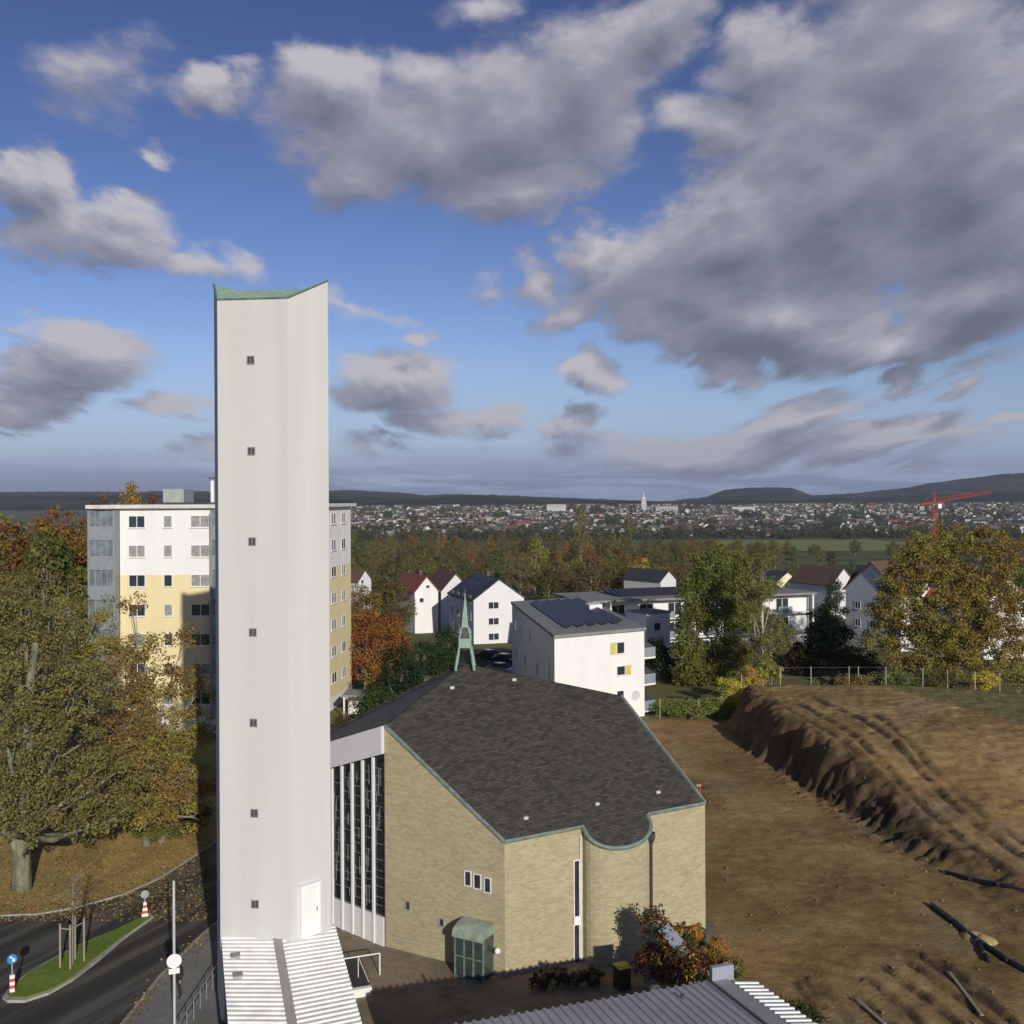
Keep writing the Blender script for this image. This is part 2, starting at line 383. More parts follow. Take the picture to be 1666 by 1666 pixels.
# ------------------------------------------------------------------ ground
def sst(a, b, x):
    t = np.clip((np.asarray(x, float) - a) / (b - a), 0, 1); return t * t * (3 - 2 * t)
def vnoise(x, y, seed=0):
    xi = np.floor(x).astype(np.int64); yi = np.floor(y).astype(np.int64); xf = x - xi; yf = y - yi
    def h(a, b):
        n = (a * 374761393 + b * 668265263 + seed * 1274126177) & 0xffffffff
        n = ((n ^ (n >> 13)) * 1274126177) & 0xffffffff
        return ((n ^ (n >> 16)) & 0xffff) / 65535.0
    u = xf * xf * (3 - 2 * xf); v = yf * yf * (3 - 2 * yf)
    return (h(xi, yi) * (1 - u) + h(xi + 1, yi) * u) * (1 - v) + (h(xi, yi + 1) * (1 - u) + h(xi + 1, yi + 1) * u) * v
def fbm(x, y, seed=0, o=4):
    s = 0; a = 0.5; f = 1.0
    for i in range(o): s = s + a * vnoise(x * f, y * f, seed + i); a *= 0.5; f *= 2.03
    return s
FOOT = [(35, 27.5), (45, 26.2), (58.3, 25.2), (60.7, 23.9), (66.3, 23.2), (72, 22.0), (83.4, 20.7), (94.6, 20.7), (99, 21.5), (110, 26)]
def footx(y): return np.interp(y, [a for a, b in FOOT], [b for a, b in FOOT])
RUTS = []
def base_h(x, y):
    x = np.asarray(x, float); y = np.asarray(y, float)
    h = np.interp(y, [0, 108, 150, 200, 300, 450, 700, 1000, 1300, 1600, 2100, 2600, 3300, 4500], [0, 0, -1.6, -4, -8.5, -14.5, -21, -26.5, -30, -30, -24, -16, -4, -4])
    # earth bank on the building plot
    fx = footx(y) + (fbm(y * 0.35 + 40, y * 0 + 3, 5) - 0.5) * 1.8
    dx = x - fx
    H0 = 3.5 * sst(55, 78, y) * (1 - sst(96, 110, y)) + 0.45 * sst(40, 52, y) * (1 - sst(55, 70, y))
    wid = 2.2 + 1.2 * vnoise(y * 0.5, y * 0, 8)
    prof = sst(0, 1, dx / wid)
    h = h + H0 * prof * (1 - 0.35 * sst(14, 34, dx))
    return h
def ground_h(x, y):
    x = np.asarray(x, float); y = np.asarray(y, float)
    h = base_h(x, y)
    dirt = sst(11.0, 13.5, x + 0 * y) * (1 - sst(96, 100, y)) * sst(24, 27, y)
    fx = footx(y); dx = x - fx
    edge = np.exp(-((dx - 1.3) / 1.6) ** 2) * sst(50, 66, y) * (1 - sst(98, 104, y))
    n1 = fbm(x * 1.3, y * 1.3, 21, 5) - 0.5 + np.abs(fbm(x * 2.6, y * 2.6, 121, 3) - .45) * sst(0, 1.5, x - footx(y)) * .8
    n2 = fbm(x * 0.45, y * 0.22, 31, 4) - 0.5
    rough = 0.10 + 0.22 * sst(1, 6, dx)
    h = h + dirt * (n1 * rough + n2 * 0.25 * sst(0, 5, dx)) + dirt * edge * ((np.abs(fbm(x * 0.9, y * 1.1, 77, 5) - 0.5)) * 2.4 - 0.4)
    # rim of spoil at the foot
    h = h + dirt * 0.25 * np.exp(-((dx + 0.3) / 0.5) ** 2) * fbm(x * 2, y * 2, 51, 4)
    if RUTS:
        r = np.zeros_like(h)
        for (pl, dep, wd) in RUTS:
            dm = np.full(h.shape, 9.0)
            for (a, b) in zip(pl[:-1], pl[1:]):
                ax, ay = a[0], a[1]; vx, vy = b[0] - ax, b[1] - ay; L2 = vx * vx + vy * vy + 1e-9
                t = np.clip(((x - ax) * vx + (y - ay) * vy) / L2, 0, 1)
                dm = np.minimum(dm, np.hypot(x - ax - t * vx, y - ay - t * vy))
            r = r - dep * np.exp(-(dm / wd) ** 2) + dep * 0.55 * np.exp(-((dm - wd * 2.0) / (wd * 0.8)) ** 2)
        h = h + r * (0.35 + 0.9 * vnoise(x * 1.1, y * 1.1, 90))
    return h
def gh(x, y): return float(base_h(x, y))
def G(x, y):                              # ground point under a pixel
    u, v = ray(x, y); d = H / -v
    for _ in range(30):
        z = gh(u * d, d); d = 0.5 * d + 0.5 * (z - H) / v
    return Vector((u * d, d, gh(u * d, d)))
for pl, dep, wd in [
    ([(1290,1138),(1370,1185),(1440,1250),(1500,1310),(1560,1360),(1640,1420)], .16, .28),
    ([(1320,1135),(1400,1170),(1480,1235),(1540,1300),(1600,1350),(1666,1395)], .18, .28),
    ([(1250,1140),(1330,1180),(1400,1230),(1450,1290),(1500,1350)], .10, .25),
    ([(1420,1160),(1520,1260),(1600,1330),(1666,1370)], .12, .3),
    ([(1380,1225),(1470,1340),(1560,1400)], .10, .25),
    ([(1470,1560),(1540,1610),(1610,1666)], .20, .16), ([(1495,1555),(1560,1600),(1640,1660)], .18, .16),
    ([(1440,1575),(1520,1635),(1560,1668)], .16, .15), ([(1420,1600),(1480,1650),(1500,1670)], .16, .15),
    ([(1400,1630),(1450,1668)], .16, .14), ([(1520,1560),(1600,1620),(1650,1668)], .2, .18), ([(1330,1600),(1380,1668)], .10, .2),
    ([(1290,1590),(1320,1640)], .12, .16), ([(1305,1585),(1340,1640)], .12, .16),
    ([(1200,1400),(1300,1460),(1420,1500),(1520,1600)], .05, .3), ([(1230,1390),(1330,1450),(1450,1490),(1560,1590)], .05, .3),
    ([(1180,1500),(1260,1560),(1400,1590)], .05, .3), ([(1180,1280),(1240,1360),(1330,1420),(1460,1470)], .04, .35),
]:
    RUTS.append(([tuple(G(*q_)) for q_ in pl], dep, wd))

def grid_lines(parts):
    o = []
    for a, b, s_ in parts: o += list(np.arange(a, b, s_))
    return np.array(o)
def geo(a, b, f):
    o = [a]; st = abs(a) * 0.12
    while abs(o[-1]) < abs(b): o.append(o[-1] + math.copysign(st, b)); st *= f
    return o
xs = np.array(sorted(set([round(v, 4) for v in geo(-70, -9000, 1.3)] + [round(v, 3) for v in np.arange(-69, 8, 1.5)] + [round(v, 3) for v in np.arange(8, 48, 0.22)] + [round(v, 3) for v in np.arange(48, 110, 1.5)] + [round(v, 3) for v in geo(112, 9000, 1.3)])))
ys = np.array(sorted(set([round(v, 3) for v in np.arange(-200, 24, 8)] + [round(v, 3) for v in np.arange(24, 101, 0.24)] + [round(v, 3) for v in np.arange(101, 300, 4)] + [round(v, 3) for v in np.arange(304, 3600, 25)] + [round(v, 3) for v in geo(3650, 6000, 1.2)])))
XX, YY = np.meshgrid(xs, ys)
ZZ = ground_h(XX, YY)
nv = XX.size; co = np.stack([XX.ravel(), YY.ravel(), ZZ.ravel()], 1)
nx, ny = len(xs), len(ys)
idx = np.arange(nv).reshape(ny, nx)
fq = np.stack([idx[:-1, :-1], idx[:-1, 1:], idx[1:, 1:], idx[1:, :-1]], -1).reshape(-1, 4)
def np_mesh(name, co, fq, mat, smooth=True):
    me = bpy.data.meshes.new(name); me.vertices.add(len(co)); me.vertices.foreach_set('co', co.astype(np.float32).ravel())
    me.loops.add(fq.size); me.loops.foreach_set('vertex_index', fq.astype(np.int32).ravel())
    me.polygons.add(len(fq)); me.polygons.foreach_set('loop_start', np.arange(0, fq.size, fq.shape[1], dtype=np.int32))
    me.polygons.foreach_set('use_smooth', np.full(len(fq), smooth)); me.materials.append(mat); me.update(calc_edges=True); return me
def ground_mat():
    m, b, pr = newmat('ground_soil_and_grass')
    at = b.n('ShaderNodeAttribute', attribute_name='zone'); sp = b.n('ShaderNodeSeparateColor'); b.l(at.outputs['Color'], sp.inputs[0])
    tc = b.n('ShaderNodeTexCoord'); o = tc.outputs['Object']
    f1, _ = b.noise(o, 0.18, 6, 0.6, 0.6); f2, _ = b.noise(o, 1.4, 8, 0.7); f3, _ = b.noise(o, 6, 5, 0.7)
    dirt = b.ramp(b.m('ADD', b.m('MULTIPLY', f1, 0.6), b.m('MULTIPLY', f2, 0.4)), [(0.36, (0.15, 0.095, 0.037)), (0.47, (0.265, 0.172, 0.070)), (0.54, (0.33, 0.22, 0.092)), (0.64, (0.43, 0.305, 0.14))])
    gp, _ = b.noise(o, 0.12, 5, 0.6, 1.0)
    dirt = b.mix(b.mr(gp, 0.54, 0.68, 0, 0.55), dirt, (0.27, 0.235, 0.17))
    dirt = b.mix(b.mr(gp, 0.42, 0.30, 0, 0.45), dirt, (0.33, 0.205, 0.085))
    dirt = b.mix(b.mr(f3, 0.5, 0.75, 0, 0.4), dirt, (0.085, 0.058, 0.034))
    fresh = b.ramp(f2, [(0.3, (0.048, 0.033, 0.021)), (0.6, (0.105, 0.073, 0.042)), (0.75, (0.17, 0.12, 0.07))])
    dirt = b.mix(b.m('MULTIPLY', sp.outputs[2], 1.0, clamp=True), dirt, fresh)
    grass = b.ramp(b.m('ADD', b.m('MULTIPLY', f2, 0.5), b.m('MULTIPLY', f3, 0.5)), [(0.35, (0.085, 0.085, 0.03)), (0.5, (0.17, 0.16, 0.06)), (0.65, (0.26, 0.21, 0.095))])
    fl, _ = b.noise(o, 0.02, 6, 0.65)
    far = b.ramp(fl, [(0.35, (0.07, 0.08, 0.03)), (0.5, (0.13, 0.14, 0.05)), (0.65, (0.19, 0.16, 0.08))])
    grass = b.mix(sp.outputs[1], grass, far)
    b.l(b.mix(b.m('MULTIPLY', sp.outputs[0], 1.0, clamp=True), grass, dirt), pr.inputs['Base Color'])
    pr.inputs['Roughness'].default_value = 0.95; pr.inputs['Specular IOR Level'].default_value = 0.15
    bp = b.n('ShaderNodeBump'); bp.inputs['Strength'].default_value = 0.8; bp.inputs['Distance'].default_value = 0.12
    b.l(b.m('ADD', f2, b.m('MULTIPLY', f3, 0.35)), bp.inputs['Height']); b.l(bp.outputs[0], pr.inputs['Normal'])
    return m
gme = np_mesh('ground', co, fq, ground_mat())
X, Y = XX.ravel(), YY.ravel(); nz = (fbm(X * 0.3, Y * 0.3, 3) - 0.5) * 3
dm = sst(9.6, 10.4, X + nz * .3) * (1 - sst(96.5, 98, Y + nz)) * (1 - sst(0, 2.0, (X - 41 - nz) * 0.8 + (Y - 83) * 0.35))
dm = np.maximum(dm, sst(0.5, 1.5, X + 0 * Y) * (1 - sst(96.5, 98, Y + nz)) * sst(56, 58, Y) * (1 - sst(9, 11, X)))
rutm = np.zeros_like(X)
for (pl, dep, wd) in RUTS:
    if dep < .08: continue
    dmn = np.full(X.shape, 9.0)
    for (a, b) in zip(pl[:-1], pl[1:]):
        vx, vy = b[0] - a[0], b[1] - a[1]; t = np.clip(((X - a[0]) * vx + (Y - a[1]) * vy) / (vx * vx + vy * vy), 0, 1); dmn = np.minimum(dmn, np.hypot(X - a[0] - t * vx, Y - a[1] - t * vy))
    rutm = np.maximum(rutm, np.exp(-(dmn / max(.27, wd * 1.1)) ** 2) * min(1, dep * 6))
rutm = rutm * sst(.22, .6, fbm(X * 1.2, Y * 1.2, 44, 4))
frm = np.exp(-((X - footx(Y) - 1.4) / 1.7) ** 2) * sst(50, 62, Y) * (1 - sst(98, 102, Y))
z4 = np.stack([dm, sst(120, 240, Y), np.clip(frm * 0.9 + rutm * 1.5, 0, 1), np.ones_like(dm)], 1).astype(np.float32)
ca = gme.color_attributes.new('zone', 'FLOAT_COLOR', 'POINT'); ca.data.foreach_set('color', z4.ravel())
go_ = link(bpy.data.objects.new('ground', gme)); go_['kind'] = 'structure'; go_['label'] = 'bare brown earth of the building plot and grass around'

# hills behind the town: a band of land with its own relief
SKYL = [(-400,800),(0,801),(120,800),(330,800),(440,799),(560,797),(640,800),(690,806),(760,804),(830,806),(880,808),(940,810),(1000,814),(1090,815),(1150,809),(1175,798),(1215,794),(1290,794),(1320,806),(1400,803),(1470,794),(1500,788),(1560,780),(1640,771),(1720,769),(2000,768),(2400,790)]
FRONT = [(-400,806),(0,806),(330,806),(540,806),(600,808),(690,812),(800,806),(850,809),(1000,817),(1150,816),(1240,813),(1320,812),(1400,812),(1500,806),(1666,800),(2000,798),(2400,805)]
def hills(name, prof, d0, d1, d2, lab, seed):
    az = np.linspace(-0.95, 0.95, 420); rr = np.concatenate([np.linspace(d0, d1, 26), np.linspace(d1, d2, 10)[1:]])
    A, D = np.meshgrid(az, rr); U = A
    px = HX + U * F
    py = np.interp(px, [a for a, b in prof], [b for a, b in prof])
    u0 = (px - HX) / F; v0 = (HY - py) / F
    v1 = -u0 * math.sin(ROLL) + v0
    top = H + v1 * d1
    t = np.clip((D - d0) / (d1 - d0), 0, 1); s_ = t * t * (3 - 2 * t)
    zb = -6.0
    z = zb + (top - zb) * s_
    z = z + (fbm(U * 30 + seed, D / 260.0, seed, 5) - 0.5) * 42 * s_ * (1 - 0.75 * t ** 6)
    z = z + (fbm(U * 260 + seed, D / 25.0, seed + 9, 3) - 0.5) * 10 * s_
    z = np.where(D > d1, z - (D - d1) * 0.05, z)
    co = np.stack([U * D, D, z], -1).reshape(-1, 3)
    n1, n2 = D.shape; ii = np.arange(n1 * n2).reshape(n1, n2)
    fq = np.stack([ii[:-1, :-1], ii[:-1, 1:], ii[1:, 1:], ii[1:, :-1]], -1).reshape(-1, 4)
    me = np_mesh(name, co, fq, hillm); o = link(bpy.data.objects.new(name, me)); o['kind'] = 'structure'; o['label'] = lab
def hill_mat():
    m, b, pr = newmat('autumn_forest_hills')
    tc = b.n('ShaderNodeTexCoord'); o = tc.outputs['Object']
    f1, _ = b.noise(o, 0.004, 7, 0.65); f2, _ = b.noise(o, 0.025, 5, 0.75)
    c = b.ramp(b.m('ADD', b.m('MULTIPLY', f1, 0.7), b.m('MULTIPLY', f2, 0.3)), [(0.40, (0.010, 0.016, 0.010)), (0.49, (0.026, 0.030, 0.016)), (0.56, (0.070, 0.048, 0.024)), (0.64, (0.10, 0.095, 0.04))])
    b.l(c, pr.inputs['Base Color']); pr.inputs['Roughness'].default_value = 1.0; pr.inputs['Specular IOR Level'].default_value = 0.0
    bp = b.n('ShaderNodeBump'); bp.inputs['Strength'].default_value = 1.0; bp.inputs['Distance'].default_value = 8
    b.l(f2, bp.inputs['Height']); b.l(bp.outputs[0], pr.inputs['Normal']); return m
hillm = hill_mat()
hills('hills', SKYL, 4000, 6000, 7300, 'long wooded hills along the horizon', 3)
hills('foothills', FRONT, 3150, 4100, 4700, 'lower dark wooded slopes behind the town', 8)

# sheets on the ground at the left: road, leaf litter, pavement, island
def sheet_mat(name, stops, sc=(0.3, 2.0, 9), rough=0.9, bump=0.4, spec=0.3):
    m, b, pr = newmat(name); tc = b.n('ShaderNodeTexCoord'); o = tc.outputs['Object']
    a, _ = b.noise(o, sc[0], 5, 0.6, 0.8); c, _ = b.noise(o, sc[1], 6, 0.65); d, _ = b.noise(o, sc[2], 5, 0.7)
    f = b.m('ADD', b.m('ADD', b.m('MULTIPLY', a, 0.4), b.m('MULTIPLY', c, 0.3)), b.m('MULTIPLY', d, 0.3))
    b.l(b.ramp(f, stops), pr.inputs['Base Color']); pr.inputs['Roughness'].default_value = rough; pr.inputs['Specular IOR Level'].default_value = spec
    bp = b.n('ShaderNodeBump'); bp.inputs['Strength'].default_value = bump; bp.inputs['Distance'].default_value = 0.03
    b.l(d, bp.inputs['Height']); b.l(bp.outputs[0], pr.inputs['Normal']); return m
def road_mat():
    m, b, pr = newmat('asphalt'); tc = b.n('ShaderNodeTexCoord')
    m0 = b.n('ShaderNodeMapping'); b.l(tc.outputs['Object'], m0.inputs[0]); m0.inputs['Rotation'].default_value = (0, 0, R(-64)); mp = b.n('ShaderNodeMapping'); b.l(m0.outputs[0], mp.inputs[0]); mp.inputs['Scale'].default_value = (0.06, 0.75, 1)
    a, _ = b.noise(mp.outputs[0], 0.9, 4, 0.55, 0.25); d, _ = b.noise(tc.outputs['Object'], 12, 5, 0.7)
    c = b.ramp(a, [(0.36, (0.040, 0.035, 0.028)), (0.48, (0.062, 0.056, 0.046)), (0.56, (0.135, 0.126, 0.105)), (0.66, (0.06, 0.056, 0.05))])  # streaks mix the asphalt's own mottling with painted sunlit and shaded bands
    c = b.mix(b.mr(d, 0.35, 0.7, 0, 0.35), c, (0.03, 0.028, 0.025))
    b.l(c, pr.inputs['Base Color']); pr.inputs['Roughness'].default_value = 0.75; return m
asphalt = road_mat()
litter = sheet_mat('leaf_litter_lawn', [(0.36, (0.16, 0.17, 0.06)), (0.45, (0.32, 0.25, 0.09)), (0.53, (0.46, 0.32, 0.12)), (0.62, (0.58, 0.38, 0.14))], (0.35, 3, 14), 0.95, 0.8, 0.1)
grassm = sheet_mat('mown_grass', [(0.38, (0.11, 0.17, 0.03)), (0.5, (0.17, 0.24, 0.04)), (0.62, (0.26, 0.28, 0.07))], (0.5, 4, 16), 0.95, 0.9, 0.1)
paving = sheet_mat('pavement_slabs', [(0.38, (0.16, 0.155, 0.14)), (0.5, (0.22, 0.215, 0.195)), (0.62, (0.28, 0.27, 0.24))], (0.4, 2.5, 12), 0.9, 0.3, 0.3)
yardm = sheet_mat('courtyard_paving', [(0.38, (0.13, 0.105, 0.07)), (0.5, (0.22, 0.18, 0.125)), (0.62, (0.31, 0.25, 0.17))], (0.5, 2.5, 9), 0.9, 0.3, 0.3)
def sheet(name, pxs, z, mat, lab, solid=None):
    pts = [P(a, b, 0) for a, b in pxs]; mb = MB()
    if solid is None: mb.face([(p_.x, p_.y, z) for p_ in pts] if sum(pts[i].x * pts[(i + 1) % len(pts)].y - pts[(i + 1) % len(pts)].x * pts[i].y for i in range(len(pts))) > 0 else [(p_.x, p_.y, z) for p_ in pts][::-1])
    else: mb.prism([(p_.x, p_.y) for p_ in pts], -0.1, z)
    return struct(name, mb, mat, lab)
UP = [(-700, 1478), (-300, 1496), (0, 1491), (60, 1489), (120, 1479), (200, 1457), (260, 1430), (320, 1392), (380, 1352), (430, 1320)]
sheet('leaf_litter', [(-700, 1478), (-300, 1496), (0, 1491), (60, 1489), (120, 1479), (200, 1457), (260, 1430), (320, 1392), (380, 1352), (430, 1320), (430, 1270), (300, 1310), (100, 1330), (-100, 1330), (-700, 1330)], 0.008, litter, 'lawn covered in ochre fallen leaves')
sheet('road', UP + [(430, 1440), (330, 1524), (262, 1592), (170, 1710), (-60, 2100), (-900, 2100)], 0.012, asphalt, 'dark asphalt road curving past the tower')
sheet('pavement', [(430, 1440), (330, 1526), (265, 1592), (172, 1710), (-40, 2100), (330, 2100), (350, 1800), (420, 1600), (430, 1560)], 0.12, paving, 'grey pavement beside the road', 1)
def kerb(name, pxs, z, lab, w=0.16):
    pts = [P(a, b, 0) for a, b in pxs]; mb = MB()
    for a, b in zip(pts[:-1], pts[1:]):
        t = (b - a); L = t.length; t.normalize(); n = Vector((-t.y, t.x, 0)); mb.fbox(a, t, n, -0.01, L + 0.01, -w / 2, w / 2, -0.05, z)
    return struct(name, mb, kerbm, lab)
kerb('kerb', [(430, 1437), (330, 1523), (262, 1590), (170, 1707)], 0.135, 'stone kerb along the pavement')
kerb('lawn_kerb', [(-100, 1494), (0, 1491), (60, 1489), (120, 1479), (200, 1457), (260, 1430), (320, 1392), (380, 1352)], 0.10, 'kerb between the leafy lawn and the road', 0.12)
ISL = [(4, 1626), (12, 1632), (40, 1632), (80, 1619), (120, 1596), (160, 1565), (200, 1530), (250, 1494), (246, 1491), (228, 1497), (190, 1515), (130, 1540), (80, 1566), (40, 1590), (15, 1612)]
sheet('traffic_island', ISL, 0.13, kerbm, 'kerbed island between the lanes', 1)
ci = (118, 1567)
def shrink(p_, k_=0.94):
    c = Vector((sum(P(a, b).x for a, b in ISL) / len(ISL), sum(P(a, b).y for a, b in ISL) / len(ISL), 0)); q_ = P(*p_)
    d_ = (c - q_); return q_ + d_.normalized() * 0.22
mb = MB(); gi_pts = [shrink(p_) for p_ in ISL]
mb.prism([(p_.x, p_.y) for p_ in gi_pts], 0.0, 0.17)
struct('island_grass', mb, grassm, 'bright green grass on the traffic island')
sheet('courtyard', [(430, 1560), (520, 1500), (640, 1540), (700, 1530), (830, 1560), (1160, 1500), (1190, 1560), (1230, 1640), (1420, 2100), (330, 2100)], 0.010, yardm, 'brown paved courtyard of the church')
mb = MB()
NY = 12
for j in range(NY):
    ya, yb = 830 + 340 * j / NY, 830 + 340 * (j + 1) / NY
    mb.face([(195 + .08 * (ya - 830), ya, gh(0, ya) + .25), (420, ya, gh(0, ya) + .25), (430, yb, gh(0, yb) + .25), (195 + .08 * (yb - 830), yb, gh(0, yb) + .25)])
struct('meadow', mb, sheet_mat('bright_meadow', [(0.38, (0.19, 0.22, 0.07)), (0.5, (0.25, 0.28, 0.095)), (0.62, (0.31, 0.30, 0.12))], (0.02, .1, .5), 0.95, 0.2, 0.1), 'bright green meadow beyond the houses')

# ------------------------------------------------------------------ windows on walls
def frame_of(p0, p1):
    a = Vector((p0[0], p0[1], 0)); b = Vector((p1[0], p1[1], 0)); t = (b - a).normalized(); n = Vector((t.y, -t.x, 0))
    return a, t, n, (b - a).length
def window(root, fr, u, z, w, h, panes=2, gm=glass, fw=0.07, name='window', sill=True):
    a, t, n, L = fr; mb = MB()
    mb.fbox(a, t, n, u, u + w, 0.004, 0.05, z, z + fw); mb.fbox(a, t, n, u, u + w, 0.004, 0.05, z + h - fw, z + h)
    mb.fbox(a, t, n, u, u + fw, 0.004, 0.05, z + fw, z + h - fw); mb.fbox(a, t, n, u + w - fw, u + w, 0.004, 0.05, z + fw, z + h - fw)
    for k in range(1, panes):
        c = u + w * k / panes; mb.fbox(a, t, n, c - fw * .6, c + fw * .6, 0.004, 0.045, z + fw, z + h - fw)
    if sill: mb.fbox(a, t, n, u - 0.08, u + w + 0.08, 0.0, 0.13, z - 0.07, z - 0.003)
    f = part(name, mb, wframe, root)
    pn = MB(); pn.fbox(a, t, n, u + fw * .5, u + w - fw * .5, 0.003, 0.022, z + fw * .5, z + h - fw * .5); part('pane', pn, gm, f)
    return f

# ------------------------------------------------------------------ bell tower
P0 = Vector((-12.37, 41.4, 0)); P1 = Vector((-9.32, 41.0, 0)); P2 = Vector((-7.88, 42.3, 0)); P4 = Vector((-8.7, 45.6, 0)); P3 = Vector((-13.35, 44.2, 0))
PB = Vector((-12.75, 44.38, 0)); fp = [P0, P1, P2, P4, PB, P3]
zt = [Q(354, 488, 41.4).z, Q(466, 485, 41.0).z, Q(532, 457, 42.3).z, Q(495, 472, 45.6).z, Q(372, 475, 44.38).z, Q(350, 464, 44.2).z]
tw = thing('bell_tower', 'tall slim white concrete bell tower with angular green copper top', 'church tower', (-10.5, 43, 0))
mb = MB(); mb.prism([(q_.x, q_.y) for q_ in fp], -0.1, zt)
mb.f = mb.f[:-2]; mb.uv = mb.uv[:-2 * len(fp)]; mb.v = mb.v[:-2 * len(fp)]     # open shaft, closed by the copper roof
part('wall', mb, plaster, tw)
# copper capping and roof
mb = MB(); top = [Vector((q_.x, q_.y, z + 0.02)) for q_, z in zip(fp, zt)]
cen = Vector((-10.2, 42.6, zt[0] + 0.25))
ring = top
part_roof = MB()
for a, b in zip(ring, ring[1:] + ring[:1]): part_roof.face([a, b, cen])
part('copper_roof', part_roof, copper, tw)
for a, b in zip(ring, ring[1:] + ring[:1]):
    mb.tube([a + Vector((0, 0, 0.0)), b + Vector((0, 0, 0.0))], 0.05, 5)
part('capping', mb, copper_dk, tw)
frA = frame_of(P0, P1)
for py in (586, 734, 881, 1029, 1176, 1323, 1471):
    a, t, n, L = frA
    u_, v_r = ray(408 + (py - 586) * 0.008, py)
    # intersect with face A
    den = n.x * u_ + n.y; d_ = (n.x * a.x + n.y * a.y) / den; pt = Vector((u_ * d_, d_, H + v_r * d_)); uu_ = (pt - a).dot(t)
    f_ = MB(); z0 = pt.z - 0.15; w2 = 0.14
    f_.fbox(a, t, n, uu_ - w2 - .03, uu_ + w2 + .03, 0.001, 0.03, z0 - .03, z0); f_.fbox(a, t, n, uu_ - w2 - .03, uu_ + w2 + .03, 0.001, 0.03, z0 + .3, z0 + .33)
    f_.fbox(a, t, n, uu_ - w2 - .03, uu_ - w2, 0.001, 0.03, z0, z0 + .3); f_.fbox(a, t, n, uu_ + w2, uu_ + w2 + .03, 0.001, 0.03, z0, z0 + .3)
    f_.fbox(a, t, n, uu_ - .01, uu_ + .01, 0.012, 0.02, z0, z0 + .3)
    w_ = part('window', f_, concrete, tw); g_ = MB(); g_.fbox(a, t, n, uu_ - w2, uu_ + w2, 0.002, 0.01, z0, z0 + .3); part('pane', g_, darkmetal, w_)
# lantern-like door niche on the angled face
a, t, n, L = frame_of(P1, P2)
zd = Q(500, 1442, 41.3).z; mb = MB()
for (u0, u1) in ((0.42, 0.46), (1.34, 1.38)): mb.fbox(a, t, n, u0, u1, 0.0, 0.12, zd - 2.2, zd)
mb.fbox(a, t, n, 0.36, 1.44, 0.0, 0.16, zd, zd + 0.05); d_ = part('door_frame', mb, whitemetal, tw)
mb = MB(); mb.fbox(a, t, n, 0.46, 1.34, 0.003, 0.05, zd - 2.2, zd - 0.003); part('door', mb, white, tw)
mb = MB(); mb.fbox(a, t, n, 1.20, 1.25, 0.05, 0.1, zd - 1.2, zd - 1.05); part('handle', mb, grey_metal, tw)

# ------------------------------------------------------------------ low halls in front (ribbed roofs)
AX = Vector((0.325, -0.946, 0)); AC = Vector((0.946, 0.325, 0))       # along / across the halls
def ribbed(c00, c10, c11, c01, nribs, hgt=0.06, duty=0.45, axis=0):
    """corrugated sheet between four corners; ribs run from edge 00-10 to edge 01-11"""
    mb = MB(); c00, c10, c11, c01 = map(Vector, (c00, c10, c11, c01))
    nrm = (c10 - c00).cross(c01 - c00).normalized()
    if nrm.z < 0: nrm = -nrm
    prof = []
    for i in range(nribs):
        b_ = i / nribs; w_ = 1 / nribs
        prof += [(b_, 0), (b_ + w_ * (1 - duty), 0), (b_ + w_ * (1 - duty * 0.8), 1), (b_ + w_ * (1 - duty * 0.2), 1)]
    prof.append((1, 0))
    A = [c00.lerp(c10, s_) + nrm * hgt * k_ for s_, k_ in prof]; Bq = [c01.lerp(c11, s_) + nrm * hgt * k_ for s_, k_ in prof]
    for i in range(len(prof) - 1): mb.face([A[i], A[i + 1], Bq[i + 1], Bq[i]])
    th = -nrm * 0.12
    for X_, Y_ in ((A, Bq),):
        for k_ in (0, -1): mb.face([X_[k_], Y_[k_], Y_[k_] + th, X_[k_] + th])
        for i in range(len(prof) - 1): mb.face([X_[i], X_[i + 1], X_[i + 1] + th, X_[i] + th]); mb.face([Y_[i], Y_[i + 1], Y_[i + 1] + th, Y_[i] + th])
    return mb
hall = thing('link_hall', 'low hall at the foot of the tower under a white ribbed metal roof', 'building', (-8.5, 36, 0))
zu, zl = 3.6, 1.95        # roof height at the tower and at the near end
def HP(x, y, z): return P(x, y, z)
tl = P(360, 1527, zu); tm1 = P(444, 1527, zu + .05); tm2 = P(458, 1526, zu + .05); tr = P(546, 1510, zu - .15)
dnn = 10.5
slope = (zl - zu) / dnn
def down(p_, L_=10.5): return Vector((p_.x + AX.x * L_, p_.y + AX.y * L_, p_.z + slope * L_))
part('roof', ribbed(down(tl, -.5), down(tl), down(tm1), down(tm1, -.5), 41), roofsheet, hall, label='left half of the white ribbed roof')
part('roof', ribbed(down(tm2, -.5), down(tm2), down(tr), down(tr, -.3), 41), roofsheet, hall, label='right half of the white ribbed roof')
up_ = Vector((0, 0, 0.07))
mb = MB(); t1a, t2a = down(tm1, -.5), down(tm2, -.5); mb.face([t1a + up_, down(tm1) + up_, down(tm2) + up_, t2a + up_]); mb.face([tm1 + up_, tm1 - up_, down(tm1) - up_, down(tm1) + up_]); mb.face([tm2 + up_, tm2 - up_, down(tm2) - up_, down(tm2) + up_])
part('gutter', mb, flash_g, hall)
ins = 0.12
w0 = tl + AC * ins; w1 = tr - AC * ins
def dn(p_, L_): return (p_.x + AX.x * L_, p_.y + AX.y * L_)
